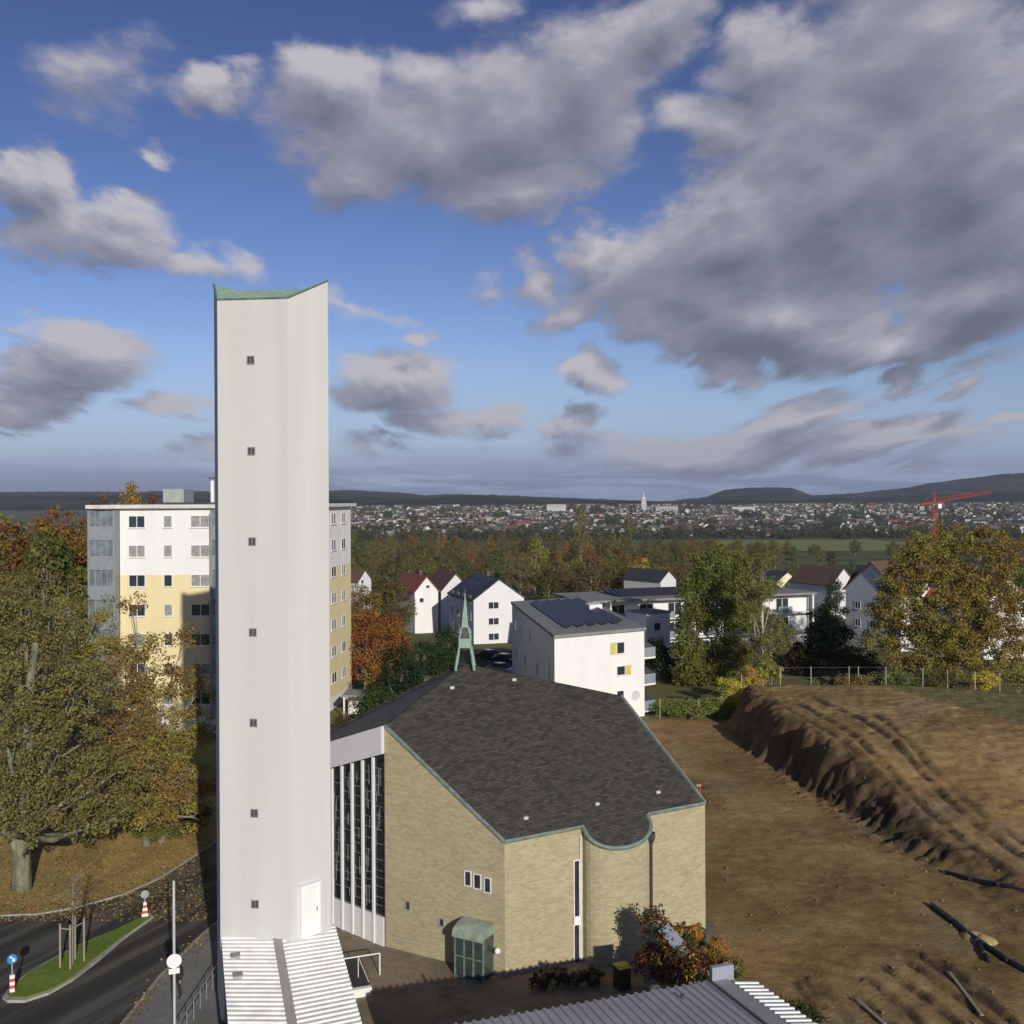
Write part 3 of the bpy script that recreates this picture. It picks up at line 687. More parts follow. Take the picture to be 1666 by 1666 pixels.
mb = MB(); mb.prism([(w0.x, w0.y), dn(w0, 10.4), dn(w1, 10.4), (w1.x, w1.y)], -0.1, [zu - .2, zl - .2, zl - .35, zu - .4]); part('wall', mb, darkmetal, hall)
for (x_, y_) in ((383, 1560), (387, 1592)):
    # vent on the sloping roof
    u_, v_r = ray(x_, y_); best = None
    for k_ in range(2000):
        d_ = 30 + k_ * 0.01; pt = Vector((u_ * d_, d_, H + v_r * d_)); s_ = (pt - tl).dot(AX)
        if pt.z <= tl.z + slope * s_ : best = pt; break
    mb = MB(); mb.fbox(best, AC, -AX, -.16, .16, -.16, .16, -0.1, 0.14); v_o = part('roof_vent', mb, flash_g, hall)
    mb = MB(); mb.fbox(best, AC, -AX, -.19, .19, -.19, .19, 0.143, 0.18); part('vent_cap', mb, grey_metal, v_o)

# right hall with shade-greyed ribbed roof falling towards the church and white ribbed roof on its sunny side
hall2 = thing('parish_hall', 'low parish hall under a shade-greyed ribbed metal roof beside the courtyard', 'building', (4, 32, 0))
z0 = 4.0; ea = P(756, 1665, z0); eb = P(1152, 1597, z0)
acr = (eb - ea); acr.z = 0; Lw = acr.length; acr.normalize(); axd = Vector((acr.y, -acr.x, 0))
ridge_d = 7.0; rise = 0.55
ea2 = ea - acr * 1.2
def R2(p_, L_, dz): return Vector((p_.x + axd.x * L_, p_.y + axd.y * L_, p_.z + dz))
part('roof', ribbed(ea2, eb, R2(eb, ridge_d, rise), R2(ea2, ridge_d, rise), 33, 0.07, 0.45), roofsheet_shade, hall2, label='shade-greyed ribbed roof slope facing the church')
mb = MB(); mb.tube([eb + Vector((0, 0, .06)), R2(eb, ridge_d, rise + .06)], 0.08, 6); part('ridge_strip', mb, darkmetal, hall2)
# fascia upstand and white lean-to roof on the east side
c1 = eb + acr * 0.05; c2 = eb + acr * 0.75
mb = MB(); A_ = [c1, c2, R2(c2, ridge_d, rise), R2(c1, ridge_d, rise)]
mb.face([v + Vector((0, 0, .05)) for v in A_]); mb.face([c1 + Vector((0, 0, .05)), c1 - Vector((0, 0, 1)), c2 - Vector((0, 0, 1)), c2 + Vector((0, 0, .05))]); part('flashing', mb, flash_g, hall2)
st_ = R2(c2, 0.35, 0.03)
e1 = st_ + acr * 1.0 - Vector((0, 0, 0.15)); 
part('roof', ribbed(st_, R2(st_, 6.6, rise), R2(e1, 6.6, rise), e1, 20, 0.10, 0.5), roofsheet, hall2, label='white ribbed roof strip facing east')
mb = MB(); pp = P(1171, 1583, 4.55); mb.fbox(eb, acr, axd, 0.1, 1.0, -0.06, 0.14, -0.9, 0.55); part('gable_panel', mb, M('pale_blue_grey_sheet', (0.30, 0.32, 0.38), .5, .05), hall2)
mb = MB(); q0 = ea + axd * 0.15; q1 = eb + axd * 0.15 + acr * 0.8; mb.prism([(q0.x, q0.y), (q1.x, q1.y), (q1.x + axd.x * 6.8, q1.y + axd.y * 6.8), (q0.x + axd.x * 6.8, q0.y + axd.y * 6.8)], -0.1, [z0 - .2, z0 - .2, z0 + rise - .25, z0 + rise - .25]); part('wall', mb, concrete, hall2)
for (x_, y_) in ((833, 1648), (1110, 1625)):
    pt = P(x_, y_, z0 + .15); mb = MB(); mb.tube([pt - Vector((0, 0, .2)), pt + Vector((0, 0, .15))], 0.07, 8); part('roof_vent', mb, darkmetal, hall2)

# ------------------------------------------------------------------ church
FL = P(822, 1590, 0); FR = P(1148, 1520, 0); LW = P(628, 1540, 0)
zFL = Q(822, 1370, FL.y).z; zFR = Q(1146, 1307, FR.y).z; zLW = Q(628, 1181, LW.y).z
A3 = Vector((FL.x, FL.y, zFL)); B3 = Vector((FR.x, FR.y, zFR)); C3 = Vector((LW.x, LW.y, zLW))
pn = (B3 - A3).cross(C3 - A3).normalized(); pd = pn.dot(A3)
def onroof(x, y):
    u_, v_r = ray(x, y); rv = Vector((u_, 1, v_r)); o_ = Vector((0, 0, H)); k_ = (pd - pn.dot(o_)) / pn.dot(rv); return o_ + rv * k_
def roofz(x, y): return (pd - pn.x * x - pn.y * y) / pn.z
RB = onroof(1010, 1133); AP = onroof(757, 1081)
colT = (P(540, 1503, 0) - LW); colT.z = 0; colT.normalize()
N2 = LW + colT * 7.6; N2z = Q(537, 1206, (LW + colT * 3.9).y).z; N2z = zLW + (N2z - zLW) * 7.6 / 3.9
M3 = Vector((-13.0, 57.0, 7.3)); BK = Vector((0.5, 61.5, 8.2))
ch = thing('church', 'modern buff brick church with steep folded slate roof and apse', 'church', (2, 51, 0))
frontT = Vector((FR.x - FL.x, FR.y - FL.y, 0)); LF = frontT.length; frontT.normalize(); frontN = Vector((frontT.y, -frontT.x, 0))
def lf(x):        # position along the front wall below pixel column x
    u_ = (x - HX) / F; # X = u*Y  on the line FL + t*s
    return (u_ * FL.y - FL.x) / (frontT.x - u_ * frontT.y)
s0, s1 = lf(945), lf(1050); sc_ = (s0 + s1) / 2; ar = (s1 - s0) / 2
apd = max(.5, (onroof(1003, 1382) - A3).dot(frontN)); print('apse depth', apd, 'half width', ar)
apse = []
for k_ in range(0, 17):
    th = math.pi * k_ / 16; q_ = FL + frontT * (sc_ - ar * math.cos(th)) + frontN * (apd * math.sin(th) ** .75); apse.append(q_)
def zr(q_, e=0.0): return roofz(q_.x, q_.y) + e
outline = [FL] + apse + [FR, Vector((RB.x, RB.y, 0)), BK, Vector((M3.x, M3.y, 0)), Vector((N2.x, N2.y, 0)), LW]
zlow = min(zr(q_) for q_ in apse)
tops = [zFL] + [zr(q_) for q_ in apse] + [zFR, RB.z, BK.z, M3.z, N2z, zLW]
mb = MB(); mb.prism([(q_.x, q_.y) for q_ in outline], -0.2, [t_ - 0.03 for t_ in tops])
# drop caps (the roof is its own part)
mb.uv = mb.uv[:len(mb.uv) - 2 * len(outline)]; mb.f = mb.f[:-2]; nvk = max(max(f_) for f_ in mb.f) + 1; mb.v = mb.v[:nvk]
# the columned wall is a separate part: remove its brick face
walls = part('wall', mb, brick, ch)
ov = 0.14
e1_ = (C3 - A3).normalized(); r1 = MB()
def ruv(q_): return ((q_ - A3).dot((B3 - A3).normalized()), (q_ - A3).dot((B3 - A3).normalized().cross(pn)))
loop = [A3] + [Vector((q_.x, q_.y, zr(q_))) for q_ in apse] + [B3, RB, AP, C3]
# slight overhang outward of front plane
loop = [v + pn * 0.05 for v in loop]
r1.face(loop, [ruv(v) for v in loop])
def tri(mb_, pts):
    a, b, c = pts[0], pts[1], pts[2]; n_ = (b - a).cross(c - a).normalized(); t_ = Vector((0, 0, 1)).cross(n_).normalized(); b_ = n_.cross(t_)
    mb_.face(pts, [((q_ - a).dot(t_), (q_ - a).dot(b_)) for q_ in pts])
N3 = Vector((N2.x, N2.y, N2z)); e_ = Vector((0, 0, 0.05))
tri(r1, [C3 + e_, AP + e_, M3 + e_, N3 + e_][::1]); tri(r1, [AP + e_, BK + e_, M3 + e_]); tri(r1, [AP + e_, RB + e_, BK + e_])
bpy_roof = part('roof', r1, slate, ch)
# copper edging
mb = MB()
def edge(a, b, r_=0.09): mb.tube([a + Vector((0, 0, .0)), b + Vector((0, 0, .0))], r_, 6)
ap3 = [Vector((q_.x, q_.y, zr(q_))) for q_ in apse]
edge(C3, A3); edge(A3, ap3[0]); edge(ap3[-1], B3); edge(B3, RB)
mb.tube([v + frontN * 0.04 + Vector((0, 0, .02)) for v in ap3], 0.11, 6)
part('copper_edging', mb, copper_dk, ch)
mb = MB(); mb.tube([AP + Vector((0, 0, .04)), M3 + Vector((0, 0, .04))], 0.14, 6); part('ridge_capping', mb, slate, ch)
mb = MB()
for v0_, v1_ in zip([C3] + [A3], [A3] + [ap3[0]]):
    d_ = (v1_ - v0_); mb.tube([v0_ + pn * .12, v1_ + pn * .12], 0.035, 5)
mb.tube([ap3[-1] + pn * .12, B3 + pn * .12], .035, 5); mb.tube([B3 + pn * .12, RB + pn * .12], .05, 5); mb.tube([v + pn * .12 for v in ap3], .035, 5)
part('copper_upstand', mb, M('weathered_copper', (.19, .235, .20), .7, .3, 2), ch)
for (x_, y_) in ((735, 1120), (836, 1107), (855, 1332), (971, 1309), (1070, 1290)):
    q_ = onroof(x_, y_); mb = MB(); mb.fbox(q_, frontT, -frontN, -.11, .11, -.09, .1, -.02, .11); part('roof_hook', mb, M('zinc', (.55, .56, .57), .4, .1), ch)
# columned wall: white frame, fins, dark glazing
a, t, n, L = frame_of(LW + colT * 7.6, LW)      # left to right seen from outside
def topz(u): return zLW + (N2z - zLW) * (L - u) / L
wf = MB()
o = Vector((a.x, a.y, 0))
def slab(mb_, u0, u1, n0, n1, zb0, zb1, zt0, zt1):
    c = lambda u, w, z: o + t * u + n * w + Vector((0, 0, z))
    A = [c(u0, n0, zb0), c(u1, n0, zb1), c(u1, n1, zb1), c(u0, n1, zb0), c(u0, n0, zt0), c(u1, n0, zt1), c(u1, n1, zt1), c(u0, n1, zt0)]
    for q_ in ((0, 3, 2, 1), (4, 5, 6, 7), (0, 1, 5, 4), (1, 2, 6, 5), (2, 3, 7, 6), (3, 0, 4, 7)): mb_.face([A[i] for i in q_])
slab(wf, 0, L - .02, 0.02, 0.24, topz(0) - 1.35, topz(L) - 1.35, topz(0) + .02, topz(L) + .02)
part('white_lintel', wf, M('lilac_white_render', (.66, .65, .68), .8, .05, 1), ch)
bay = 0.79
nb = int(L / bay)
gl = MB(); slab(gl, 0, L - .03, 0.015, 0.06, 0.05, 0.05, topz(0) - 1.36, topz(L) - 1.36); gp = part('stained_glass_wall', gl, None or M('leaded_glass', (.02, .021, .025), .25, .9, 4), ch)
ml = MB(); rr_ = random.Random(4)
for i in range(nb + 1):
    u1 = L - .02 - i * bay; u0 = u1 - bay
    if u0 < 0: break
    zz = 1.5
    while zz < topz(u0) - 1.6:
        ml.fbox(o, t, n, u0 + .1, u1 - .14, 0.062, 0.075, zz, zz + .02); zz += rr_.uniform(.35, .8)
    for k_ in range(10):
        z_ = rr_.uniform(1.6, topz(u0) - 2.2); x_ = rr_.uniform(u0 + .15, u1 - .2); ml.fbox(o, t, n, x_, x_ + .02, 0.062, .075, z_, z_ + rr_.uniform(.3, 1.0))
part('leading', ml, grey_metal, gp)
for i in range(nb + 1):
    u1 = L - .02 - i * bay
    if u1 < .3: break
    f_ = MB(); uf = u1 - bay
    if uf > 0: slab(f_, uf, uf + .13, 0.061, 0.17, 0.02, 0.02, topz(uf) - 1.37, topz(uf) - 1.37); part('fin', f_, whitemetal, ch)
    f_ = MB(); slab(f_, uf + .14, u1 - .02, 0.061, 0.12, 0.02, 0.02, 1.45, 1.45); part('parapet_panel', f_, whitemetal, ch)
# openings in the brick walls
frF = (Vector((FL.x, FL.y, 0)), frontT, frontN, LF)
frL = frame_of(LW, FL)
def wallhit(fr, x, y):
    a_, t_, n_, L_ = fr; u_, v_r = ray(x, y); d_ = (n_.x * a_.x + n_.y * a_.y) / (n_.x * u_ + n_.y); pt = Vector((u_ * d_, d_, H + v_r * d_)); return (pt - a_).dot(t_), pt.z
def brick_window(fr, xl, xr, yt, yb, fm=wframe, gm=glass, th=0.05):
    ua, za = wallhit(fr, xl, yt); ub, zb = wallhit(fr, xr, yb); a_, t_, n_, L_ = fr
    um, zt_ = (ua + ub) / 2, za
    z0_, z1_ = min(za, zb), max(za, zb); f_ = MB()
    f_.fbox(a_, t_, n_, ua - th, ub + th, 0.003, .05, z0_ - th, z0_); f_.fbox(a_, t_, n_, ua - th, ub + th, .003, .05, z1_, z1_ + th)
    f_.fbox(a_, t_, n_, ua - th, ua, .003, .05, z0_, z1_); f_.fbox(a_, t_, n_, ub, ub + th, .003, .05, z0_, z1_)
    w_ = part('window', f_, fm, ch); g_ = MB(); g_.fbox(a_, t_, n_, ua, ub, .002, .018, z0_, z1_); part('pane', g_, gm, w_); return ua, ub, z0_, z1_
for xl, xr, yt, yb in ((757, 766, 1417, 1441), (772, 782, 1422, 1446), (789, 798, 1428, 1452), (661, 667, 1466, 1480), (716, 722, 1494, 1507)):
    brick_window(frL, xl, xr, yt, yb, wframe if yt < 1440 else concrete, glass, 0.045)
brick_window(frF, 934, 942, 1401, 1490, M('white_reveal', (.8, .79, .76)), glass, 0.05)
brick_window(frF, 934, 942, 1505, 1575, MAT['white_reveal'], glass, 0.05)
ua, za = wallhit(frF, 933, 1491); ub, zb = wallhit(frF, 944, 1503)
mb = MB(); mb.fbox(frF[0], frontT, frontN, ua, ub, .051, .08, zb, za); part('spandrel_panel', mb, white, ch)
ua2, zt2 = wallhit(frF, 943, 1350); mb = MB(); mb.fbox(frF[0], frontT, frontN, ua2 - .02, ua2 + .07, .003, .09, .1, zt2 - .2); part('white_jamb', mb, M('stone_jamb', (.62, .6, .55), .8), ch)
# rainwater pipe on the apse
q_ = apse[13]; nn_ = (q_ - (FL + frontT * sc_)).normalized(); pq = q_ + nn_ * .1; zp = zr(q_)
mb = MB(); mb.tube([(pq.x, pq.y, .1), (pq.x, pq.y, zp - .15)], 0.07, 8); dp = part('downpipe', mb, M('brown_pipe', (.05, .045, .04), .6), ch)
mb = MB(); mb.tube([(pq.x, pq.y, zp - .55), (pq.x, pq.y, zp - .3), (pq.x, pq.y, zp)], [.08, .2, .2], 8); part('hopper', mb, MAT['brown_pipe'], dp)
# hand rails on the left wall
mb = MB(); 
for y_ in (1521, 1527):
    u0, z0_ = wallhit(frL, 642, y_); mb.tube([frL[0] + frL[1] * u0 + frL[2] * .12 + Vector((0, 0, z0_)), frL[0] + frL[1] * (u0 + 1.7) + frL[2] * .12 + Vector((0, 0, z0_ + .05))], .02, 5)
part('wall_rail', mb, grey_metal, ch)
# porch: dark glazed vestibule with curved copper roof
ua, _ = wallhit(frL, 758, 1590); ub, _ = wallhit(frL, 803, 1590)
aL, tL, nL, _L = frL; up = Vector((0, 0, 1))
po = 0.95; hz = 1.95
glm = M('porch_glass', (.045, .065, .06), .12, .3, 3, spec=.8)
mb = MB(); mb.fbox(aL, tL, nL, ua, ub, 0.004, po, 0.05, hz); pr_ = part('porch', mb, glm, ch)
mb = MB()
for uu_ in (ua, ua + (ub - ua) * .33, ua + (ub - ua) * .66, ub): mb.fbox(aL, tL, nL, uu_ - .03, uu_ + .03, po + .002, po + .05, .05, hz)
for w_ in (.03, po): mb.fbox(aL, tL, nL, ub + .002, ub + .04, w_ - .03, w_ + .03, .05, hz); mb.fbox(aL, tL, nL, ua - .04, ua - .002, w_ - .03, w_ + .03, .05, hz)
for z_ in (.06, 1.0, hz - .06): mb.fbox(aL, tL, nL, ua, ub, po + .052, po + .07, z_ - .03, z_ + .03)
part('porch_frame', mb, copper_dk, pr_)
mb = MB(); seg = 8; u0, u1 = ua - .1, ub + .1
prf = [(po + .12 - (po + .115) * (1 - math.cos(math.pi / 2 * k_ / seg)), hz + .03 + .42 * math.sin(math.pi / 2 * k_ / seg)) for k_ in range(seg + 1)]
for (n0, h0), (n1, h1) in zip(prf[:-1], prf[1:]): mb.face([aL + tL * u0 + nL * n0 + up * h0, aL + tL * u1 + nL * n0 + up * h0, aL + tL * u1 + nL * n1 + up * h1, aL + tL * u0 + nL * n1 + up * h1])
for uu_ in (u0, u1): mb.face([aL + tL * uu_ + nL * .003 + up * (hz + .03)] + [aL + tL * uu_ + nL * n0 + up * h0 for n0, h0 in prf])
mb.face([aL + tL * u0 + nL * (po + .12) + up * (hz - .1), aL + tL * u1 + nL * (po + .12) + up * (hz - .1), aL + tL * u1 + nL * (po + .12) + up * (hz + .03), aL + tL * u0 + nL * (po + .12) + up * (hz + .03)])
part('porch_roof', mb, M('pale_copper', (.28, .33, .26), .7, .3, 2), pr_)
# spire of four slanting copper legs
spire_cu = M('spire_copper', (.24, .35, .29), .7, .25, 3)
def spire():
    sp = thing('spire', 'slim green copper spire on splayed legs at the roof peak', 'spire', (AP.x, AP.y, AP.z))
    base = AP; tip = Q(758, 962, AP.y); tip = Vector((base.x + (tip.x - base.x) * .3, base.y, tip.z)); z1_ = base.z + .95; z2_ = base.z + 2.0
    hw = .50; ft = []
    for sx_, sy_ in ((-1, -1), (1, -1), (1, 1), (-1, 1)):
        f_ = base + Vector((sx_ * hw, sy_ * hw, -.25)); m_ = base + Vector((sx_ * hw * .62, sy_ * hw * .62, z1_ - base.z)); k2 = base + Vector((sx_ * hw * .36, sy_ * hw * .36, z2_ - base.z))
        mb = MB(); mb.tube([f_, m_], [.08, .06], 6); part('leg', mb, spire_cu, sp); ft.append((m_, k2))
    mb = MB(); h_ = hw * .66; mb.fbox(base, Vector((1, 0, 0)), Vector((0, 1, 0)), -h_, h_, -h_, h_, .92, 1.42)
    part('bell_box', mb, spire_cu, sp)
    mb = MB()
    for m_, k2 in ft: mb.tube([m_ + Vector((0, 0, .4)), k2 * 1], .05, 5)
    part('belfry_frame', mb, spire_cu, sp)
    mb = MB(); h3 = .20; mb.fbox(base, Vector((1, 0, 0)), Vector((0, 1, 0)), -h3, h3, -h3, h3, 1.424, 1.99); part('louvre', mb, darkmetal, sp)
    mb = MB(); b4 = [k2 for _, k2 in ft]
    for i in range(4): mb.face([b4[i], b4[(i + 1) % 4], tip])
    mb.face(b4[::-1]); part('spire_roof', mb, spire_cu, sp)
    mb = MB(); mb.tube([tip - Vector((0, 0, .1)), tip + Vector((0, 0, .15))], .015, 5); part('finial', mb, copper_dk, sp)
spire()
# ------------------------------------------------------------------ courtyard things
lm = thing('wall_lamp', 'round white lamp on the brick wall beside the porch', 'lamp', (0, 0, 0)); ul, zl_ = wallhit(frL, 812, 1545)
lc_ = aL + tL * ul + nL * .16 + up * zl_; lm.location = lc_
mb = MB(); mb.sphere(lc_, .15, 12); part('globe', mb, white_glow, lm, True); mb = MB(); mb.tube([lc_ - nL * .155, lc_ - nL * .12], .07, 8); part('bracket', mb, grey_metal, lm)
# stair well with white rail
sw = thing('cellar_stairs', 'dark stairwell with white rail and low white wall beside the hall', 'stairwell', tuple(P(590, 1590)))
pA = P(563, 1566); pB = P(619, 1556); pC = P(618, 1587); dv = Vector((.325, -.946, 0))
mb = MB(); q0 = P(604, 1618) ; r0 = P(556, 1560); 
mb.prism([(P(556, 1562).x, P(556, 1562).y), (P(586, 1560).x, P(586, 1560).y), (P(606, 1614).x, P(606, 1614).y), (P(575, 1614).x, P(575, 1614).y)], .0, .05); part('well', mb, blackplastic, sw)  # flat black slab, the shade inside the stairwell put into its colour
mb = MB(); c_ = P(605, 1620); mb.fbox(c_, AC, -AX, -1.1, 0, 0, .22, 0, .38); part('parapet', mb, white, sw)
mb = MB(); g1 = Q(618, 1586, P(618, 1586).y); t1 = Vector((g1.x, g1.y, 1.0)); t0 = t1 - AC * 1.0 ; g0_ = Vector((t0.x, t0.y, 0))
mb.tube([g1, t1], .035, 6); mb.tube([t0 - AC * .9, t0, t1], .03, 6); mb.tube([g0_, t0], .02, 6); e3 = Vector(P(600, 1612)); mb.tube([t0, (e3.x, e3.y, .4)], .015, 5); part('rail', mb, whitemetal, sw)
def bin_():
    q_ = P(1012, 1608); b_ = thing('waste_bin', 'dark wheeled bin with yellow lid in the shade of the creeper wall', 'bin', tuple(q_))
    mb = MB(); mb.fbox(q_, frontT, -frontN, -.28, .28, -.3, .3, .06, 1.0); part('bin_body', mb, blackplastic, b_)
    mb = MB()
    for k_ in range(5):
        z_ = 1.003 + .07 * math.sin(math.pi * (k_ + .5) / 5); mb.fbox(q_, frontT, -frontN, -.31, .31, -.33 + k_ * .132, -.33 + (k_ + 1) * .132, 1.003, z_ + .02)
    part('lid', mb, yellowpl, b_)
    for s_ in (-1, 1): mb = MB(); c_ = q_ - frontN * .3 + frontT * .24 * s_ + up * .1; mb.tube([c_ - frontT * .03, c_ + frontT * .03], .1, 10); part('wheel', mb, tyre, b_)
bin_()
cab = thing('meter_cabinet', 'low dark green cabinet at the right foot of the church', 'cabinet', tuple(P(1134, 1540)))
q_ = P(1136, 1542); mb = MB(); mb.fbox(q_, frontT, -frontN, -.5, .4, -.1, .45, .0, .75); part('case', mb, M('green_cabinet', (.035, .07, .06), .5), cab); mb = MB(); mb.fbox(q_, frontT, -frontN, -.56, .46, -.16, .5, .753, .82); part('cover', mb, M('green_cabinet'[:13], (.035, .07, .06), .5), cab)

# ------------------------------------------------------------------ foliage machinery
def leaf_mesh(name, cl, size, per, spread, seed=0, mat=leaves, flat=0.75):
    """cl: cluster centres Nx4 (x,y,z,shade); per leaves each"""
    r_ = np.random.RandomState(seed); n = len(cl) * per
    c = np.repeat(cl, per, axis=0)
    g_ = r_.normal(0, 1, (n, 3)); g_ /= (np.linalg.norm(g_, axis=1)[:, None] + 1e-9); g_ *= (r_.rand(n, 1) ** 0.45)
    pos = c[:, :3] + g_ * spread * np.array([1, 1, flat])
    nr = g_ * 0.9 + r_.normal(0, .55, (n, 3)) + np.array([0, 0, .35]); nr /= np.linalg.norm(nr, axis=1)[:, None]
    rv = r_.normal(0, 1, (n, 3)); t_ = np.cross(nr, rv); t_ /= np.linalg.norm(t_, axis=1)[:, None]; b_ = np.cross(nr, t_)
    s_ = (size * (0.6 + 0.8 * r_.rand(n)))[:, None]
    v = np.empty((n, 4, 3)); v[:, 0] = pos - t_ * s_ * .5; v[:, 1] = pos + b_ * s_ * .36 + t_ * s_ * .05; v[:, 2] = pos + t_ * s_ * .5; v[:, 3] = pos - b_ * s_ * .36 + t_ * s_ * .05
    me = np_mesh(name, v.reshape(-1, 3), np.arange(n * 4).reshape(-1, 4), mat, False)
    cr = np.zeros((n, 4), np.float32); cr[:, 0] = np.clip(c[:, 3] * .6 + r_.rand(n) * .4, 0, 1); cr[:, 1] = r_.rand(n) * .4 + np.repeat(r_.rand(len(cl)), per) * .35 + np.clip(c[:, 3], 0, 1) * .25; cr[:, 3] = 1
    at = me.color_attributes.new('lc', 'FLOAT_COLOR', 'POINT'); at.data.foreach_set('color', np.repeat(cr, 4, axis=0).ravel())
    return me
def crown_pts(lobes, n, seed, hollow=0.35):
    """points in a union of ellipsoids (cx,cy,cz,rx,ry,rz), biased to the outside"""
    r_ = np.random.RandomState(seed); w_ = np.array([l[3] * l[4] * l[5] for l in lobes]) ** .8; w_ = w_ / w_.sum(); o_ = []
    for i, l in enumerate(lobes):
        k_ = max(3, int(n * w_[i])); d_ = r_.normal(0, 1, (k_, 3)); d_ /= np.linalg.norm(d_, axis=1)[:, None]
        rad = (hollow + (1 - hollow) * r_.rand(k_, 1) ** .6) * (0.82 + .3 * r_.rand(k_, 1))
        p_ = d_ * rad * np.array(l[3:6]) + np.array(l[:3]); o_.append(np.concatenate([p_, np.full((k_, 1), r_.rand())*.6 + r_.rand(k_, 1) * .4], 1))
    return np.concatenate(o_)
def limbs(mb, base, top, r0, lobes, seed, per=3, r1=.12):
    r_ = random.Random(seed); base = Vector(base); top = Vector(top); n = 6; pts = []
    for i in range(n + 1):
        p_ = base.lerp(top, i / n); 
        if 0 < i < n: p_ += Vector((r_.uniform(-1, 1), r_.uniform(-1, 1), 0)) * r0 * .5
        pts.append(p_)
    rad = [r0 * (1.15 if i == 0 else 1) * (1 - .66 * i / n) for i in range(n + 1)]
    mb.tube(pts, rad, 9)
    for l in lobes:
        c = Vector(l[:3])
        s_ = min(1, max(.25, (c.z - base.z) / max(.1, (top.z - base.z)) * .62)); st = base.lerp(top, s_ * .9); rr = r0 * (1 - .72 * s_) * .6
        mid = st.lerp(c, .5) + Vector((r_.uniform(-.3, .3), r_.uniform(-.3, .3), r_.uniform(-.4, .1))); mb.tube([st, mid, c], [rr, rr * .65, rr * .3], 6)
        for k_ in range(per):
            e2 = c + Vector((r_.uniform(-1, 1) * l[3], r_.uniform(-1, 1) * l[4], r_.uniform(-.6, 1) * l[5])) * .8
            m2 = c.lerp(e2, .5) + Vector((0, 0, r_.uniform(-.2, .2))); s2 = mid.lerp(c, r_.random()); mb.tube([s2, m2, e2], [rr * .4, rr * .22, rr * .07], 4, False)
def tree(name, label, loc, h, r, color, seed, nc=260, per=60, leaf=.2, spread=.75, trunk=.3, clear=.25, nl=12, bk=bark, group=None, cat='tree', lobes=None, lean=(0, 0), tall=1.0, hollow=.35):
    r_ = random.Random(seed)
    if lobes is None:
        lobes = []
        for i in range(nl):
            f = (i + .5) / nl; z = h * (clear + (1 - clear) * (.12 + .78 * f)); prof = math.sin(math.pi * min(1, (.16 + .74 * f))) ** .7
            a_ = i * 2.4 + r_.uniform(-.4, .4); rr = r * prof * r_.uniform(.35, .62) if i < nl - 1 else 0
            q = r * r_.uniform(.34, .5) * (prof * .5 + .5); lobes.append((math.cos(a_) * rr, math.sin(a_) * rr, z, q, q, q * r_.uniform(.75, 1.0) * tall))
    root = thing(name, label, cat, loc, group)
    mb = MB(); limbs(mb, (0, 0, -.3), (lean[0], lean[1], h * .82), trunk, lobes, seed)
    if trunk > .5:
        for e_ in ((-2.6, .6, 6.2), (2.3, -.6, 6.6), (.4, 1.6, 7.0)): mb.tube([(e_[0] * .03, 0, 1.9), (e_[0] * .35, e_[1] * .3, 3.6), e_], [trunk * .62, trunk * .42, trunk * .2], 8)
    part('trunk', mb, bk, root, True, local=True)
    cl = crown_pts(lobes, nc, seed, hollow); me = leaf_mesh('crown', cl, leaf, per, spread, seed)
    c = link(bpy.data.objects.new('crown', me), root); c.color = tuple(color) + (1,)
    return root
def bush(name, label, loc, rx, ry, h, color, seed, per=50, leaf=.12, nc=40, group=None, cat='shrub', cone=False):
    lobes = [(0, 0, h * .5, rx * .8, ry * .8, h * .42)]
    r_ = random.Random(seed)
    for i in range(6):
        a_ = r_.uniform(0, 6.3); lobes.append((math.cos(a_) * rx * .55, math.sin(a_) * ry * .55, h * r_.uniform(.3, .72) * (1 if not cone else .5), rx * .45, ry * .45, h * .26))
    if cone: lobes = [(0, 0, h * z_, rx * (1 - z_) * 1.1, ry * (1 - z_) * 1.1, h * .14) for z_ in (.1, .22, .34, .46, .58, .7, .82, .92)]
    root = thing(name, label, cat, loc, group); mb = MB()
    for i in range(5):
        a_ = i * 1.26; mb.tube([(0, 0, -.1), (math.cos(a_) * rx * .25, math.sin(a_) * ry * .25, h * .45), (math.cos(a_) * rx * .5, math.sin(a_) * ry * .5, h * .8 if not cone else h * .5)], [.05, .03, .01], 5)
    part('stems', mb, bark, root, local=True)
    me = leaf_mesh('foliage', crown_pts(lobes, nc, seed, .3), leaf, per, min(rx, h) * .28, seed); c = link(bpy.data.objects.new('foliage', me), root); c.color = tuple(color) + (1,)
    return root
OLIVE = (.14, .125, .042); ORANGE = (.25, .14, .035); RUST = (.17, .085, .028); GREEN = (.05, .075, .022); DKGREEN = (.022, .038, .016); YELLOW = (.27, .22, .05); GOLD = (.21, .145, .03); GREYOL = (.15, .14, .065); BROWN = (.115, .07, .032)

# big oak at the left and the trees beside it
def lobes_at(spec, loc):    # px, py, distance, radius px -> local lobes
    o = []
    for (x, y, d, rp) in spec:
        q = Q(x, y, d) - Vector(loc); rr = rp / F * d; o.append((q.x, q.y, q.z, rr, rr, rr * .85))
    return o
lo = P(35, 1447)
ok = [(40,1300,55,75),(-40,1290,55,70),(110,1300,54,75),(10,1200,55,90),(100,1210,57,85),(170,1270,55,70),(-60,1180,56,90),(50,1100,57,90),(-50,1060,56,90),(130,1120,58,70),(10,1020,57,85),(80,1010,58,60),(30,960,57,50),(190,1330,54,40),(-90,1250,53,70),(60,1340,53,45),(130,1350,53,40),(-20,1350,53,40)]
tree('oak_tree', 'broad old oak with thick mossy trunk and olive gold leaves on the leafy lawn', tuple(lo), 17, 9, (.16, .145, .052), 3, nc=720, per=66, leaf=.155, spread=.56, trunk=.52, bk=barkgreen, lobes=lobes_at(ok, lo), lean=(.6, .6))
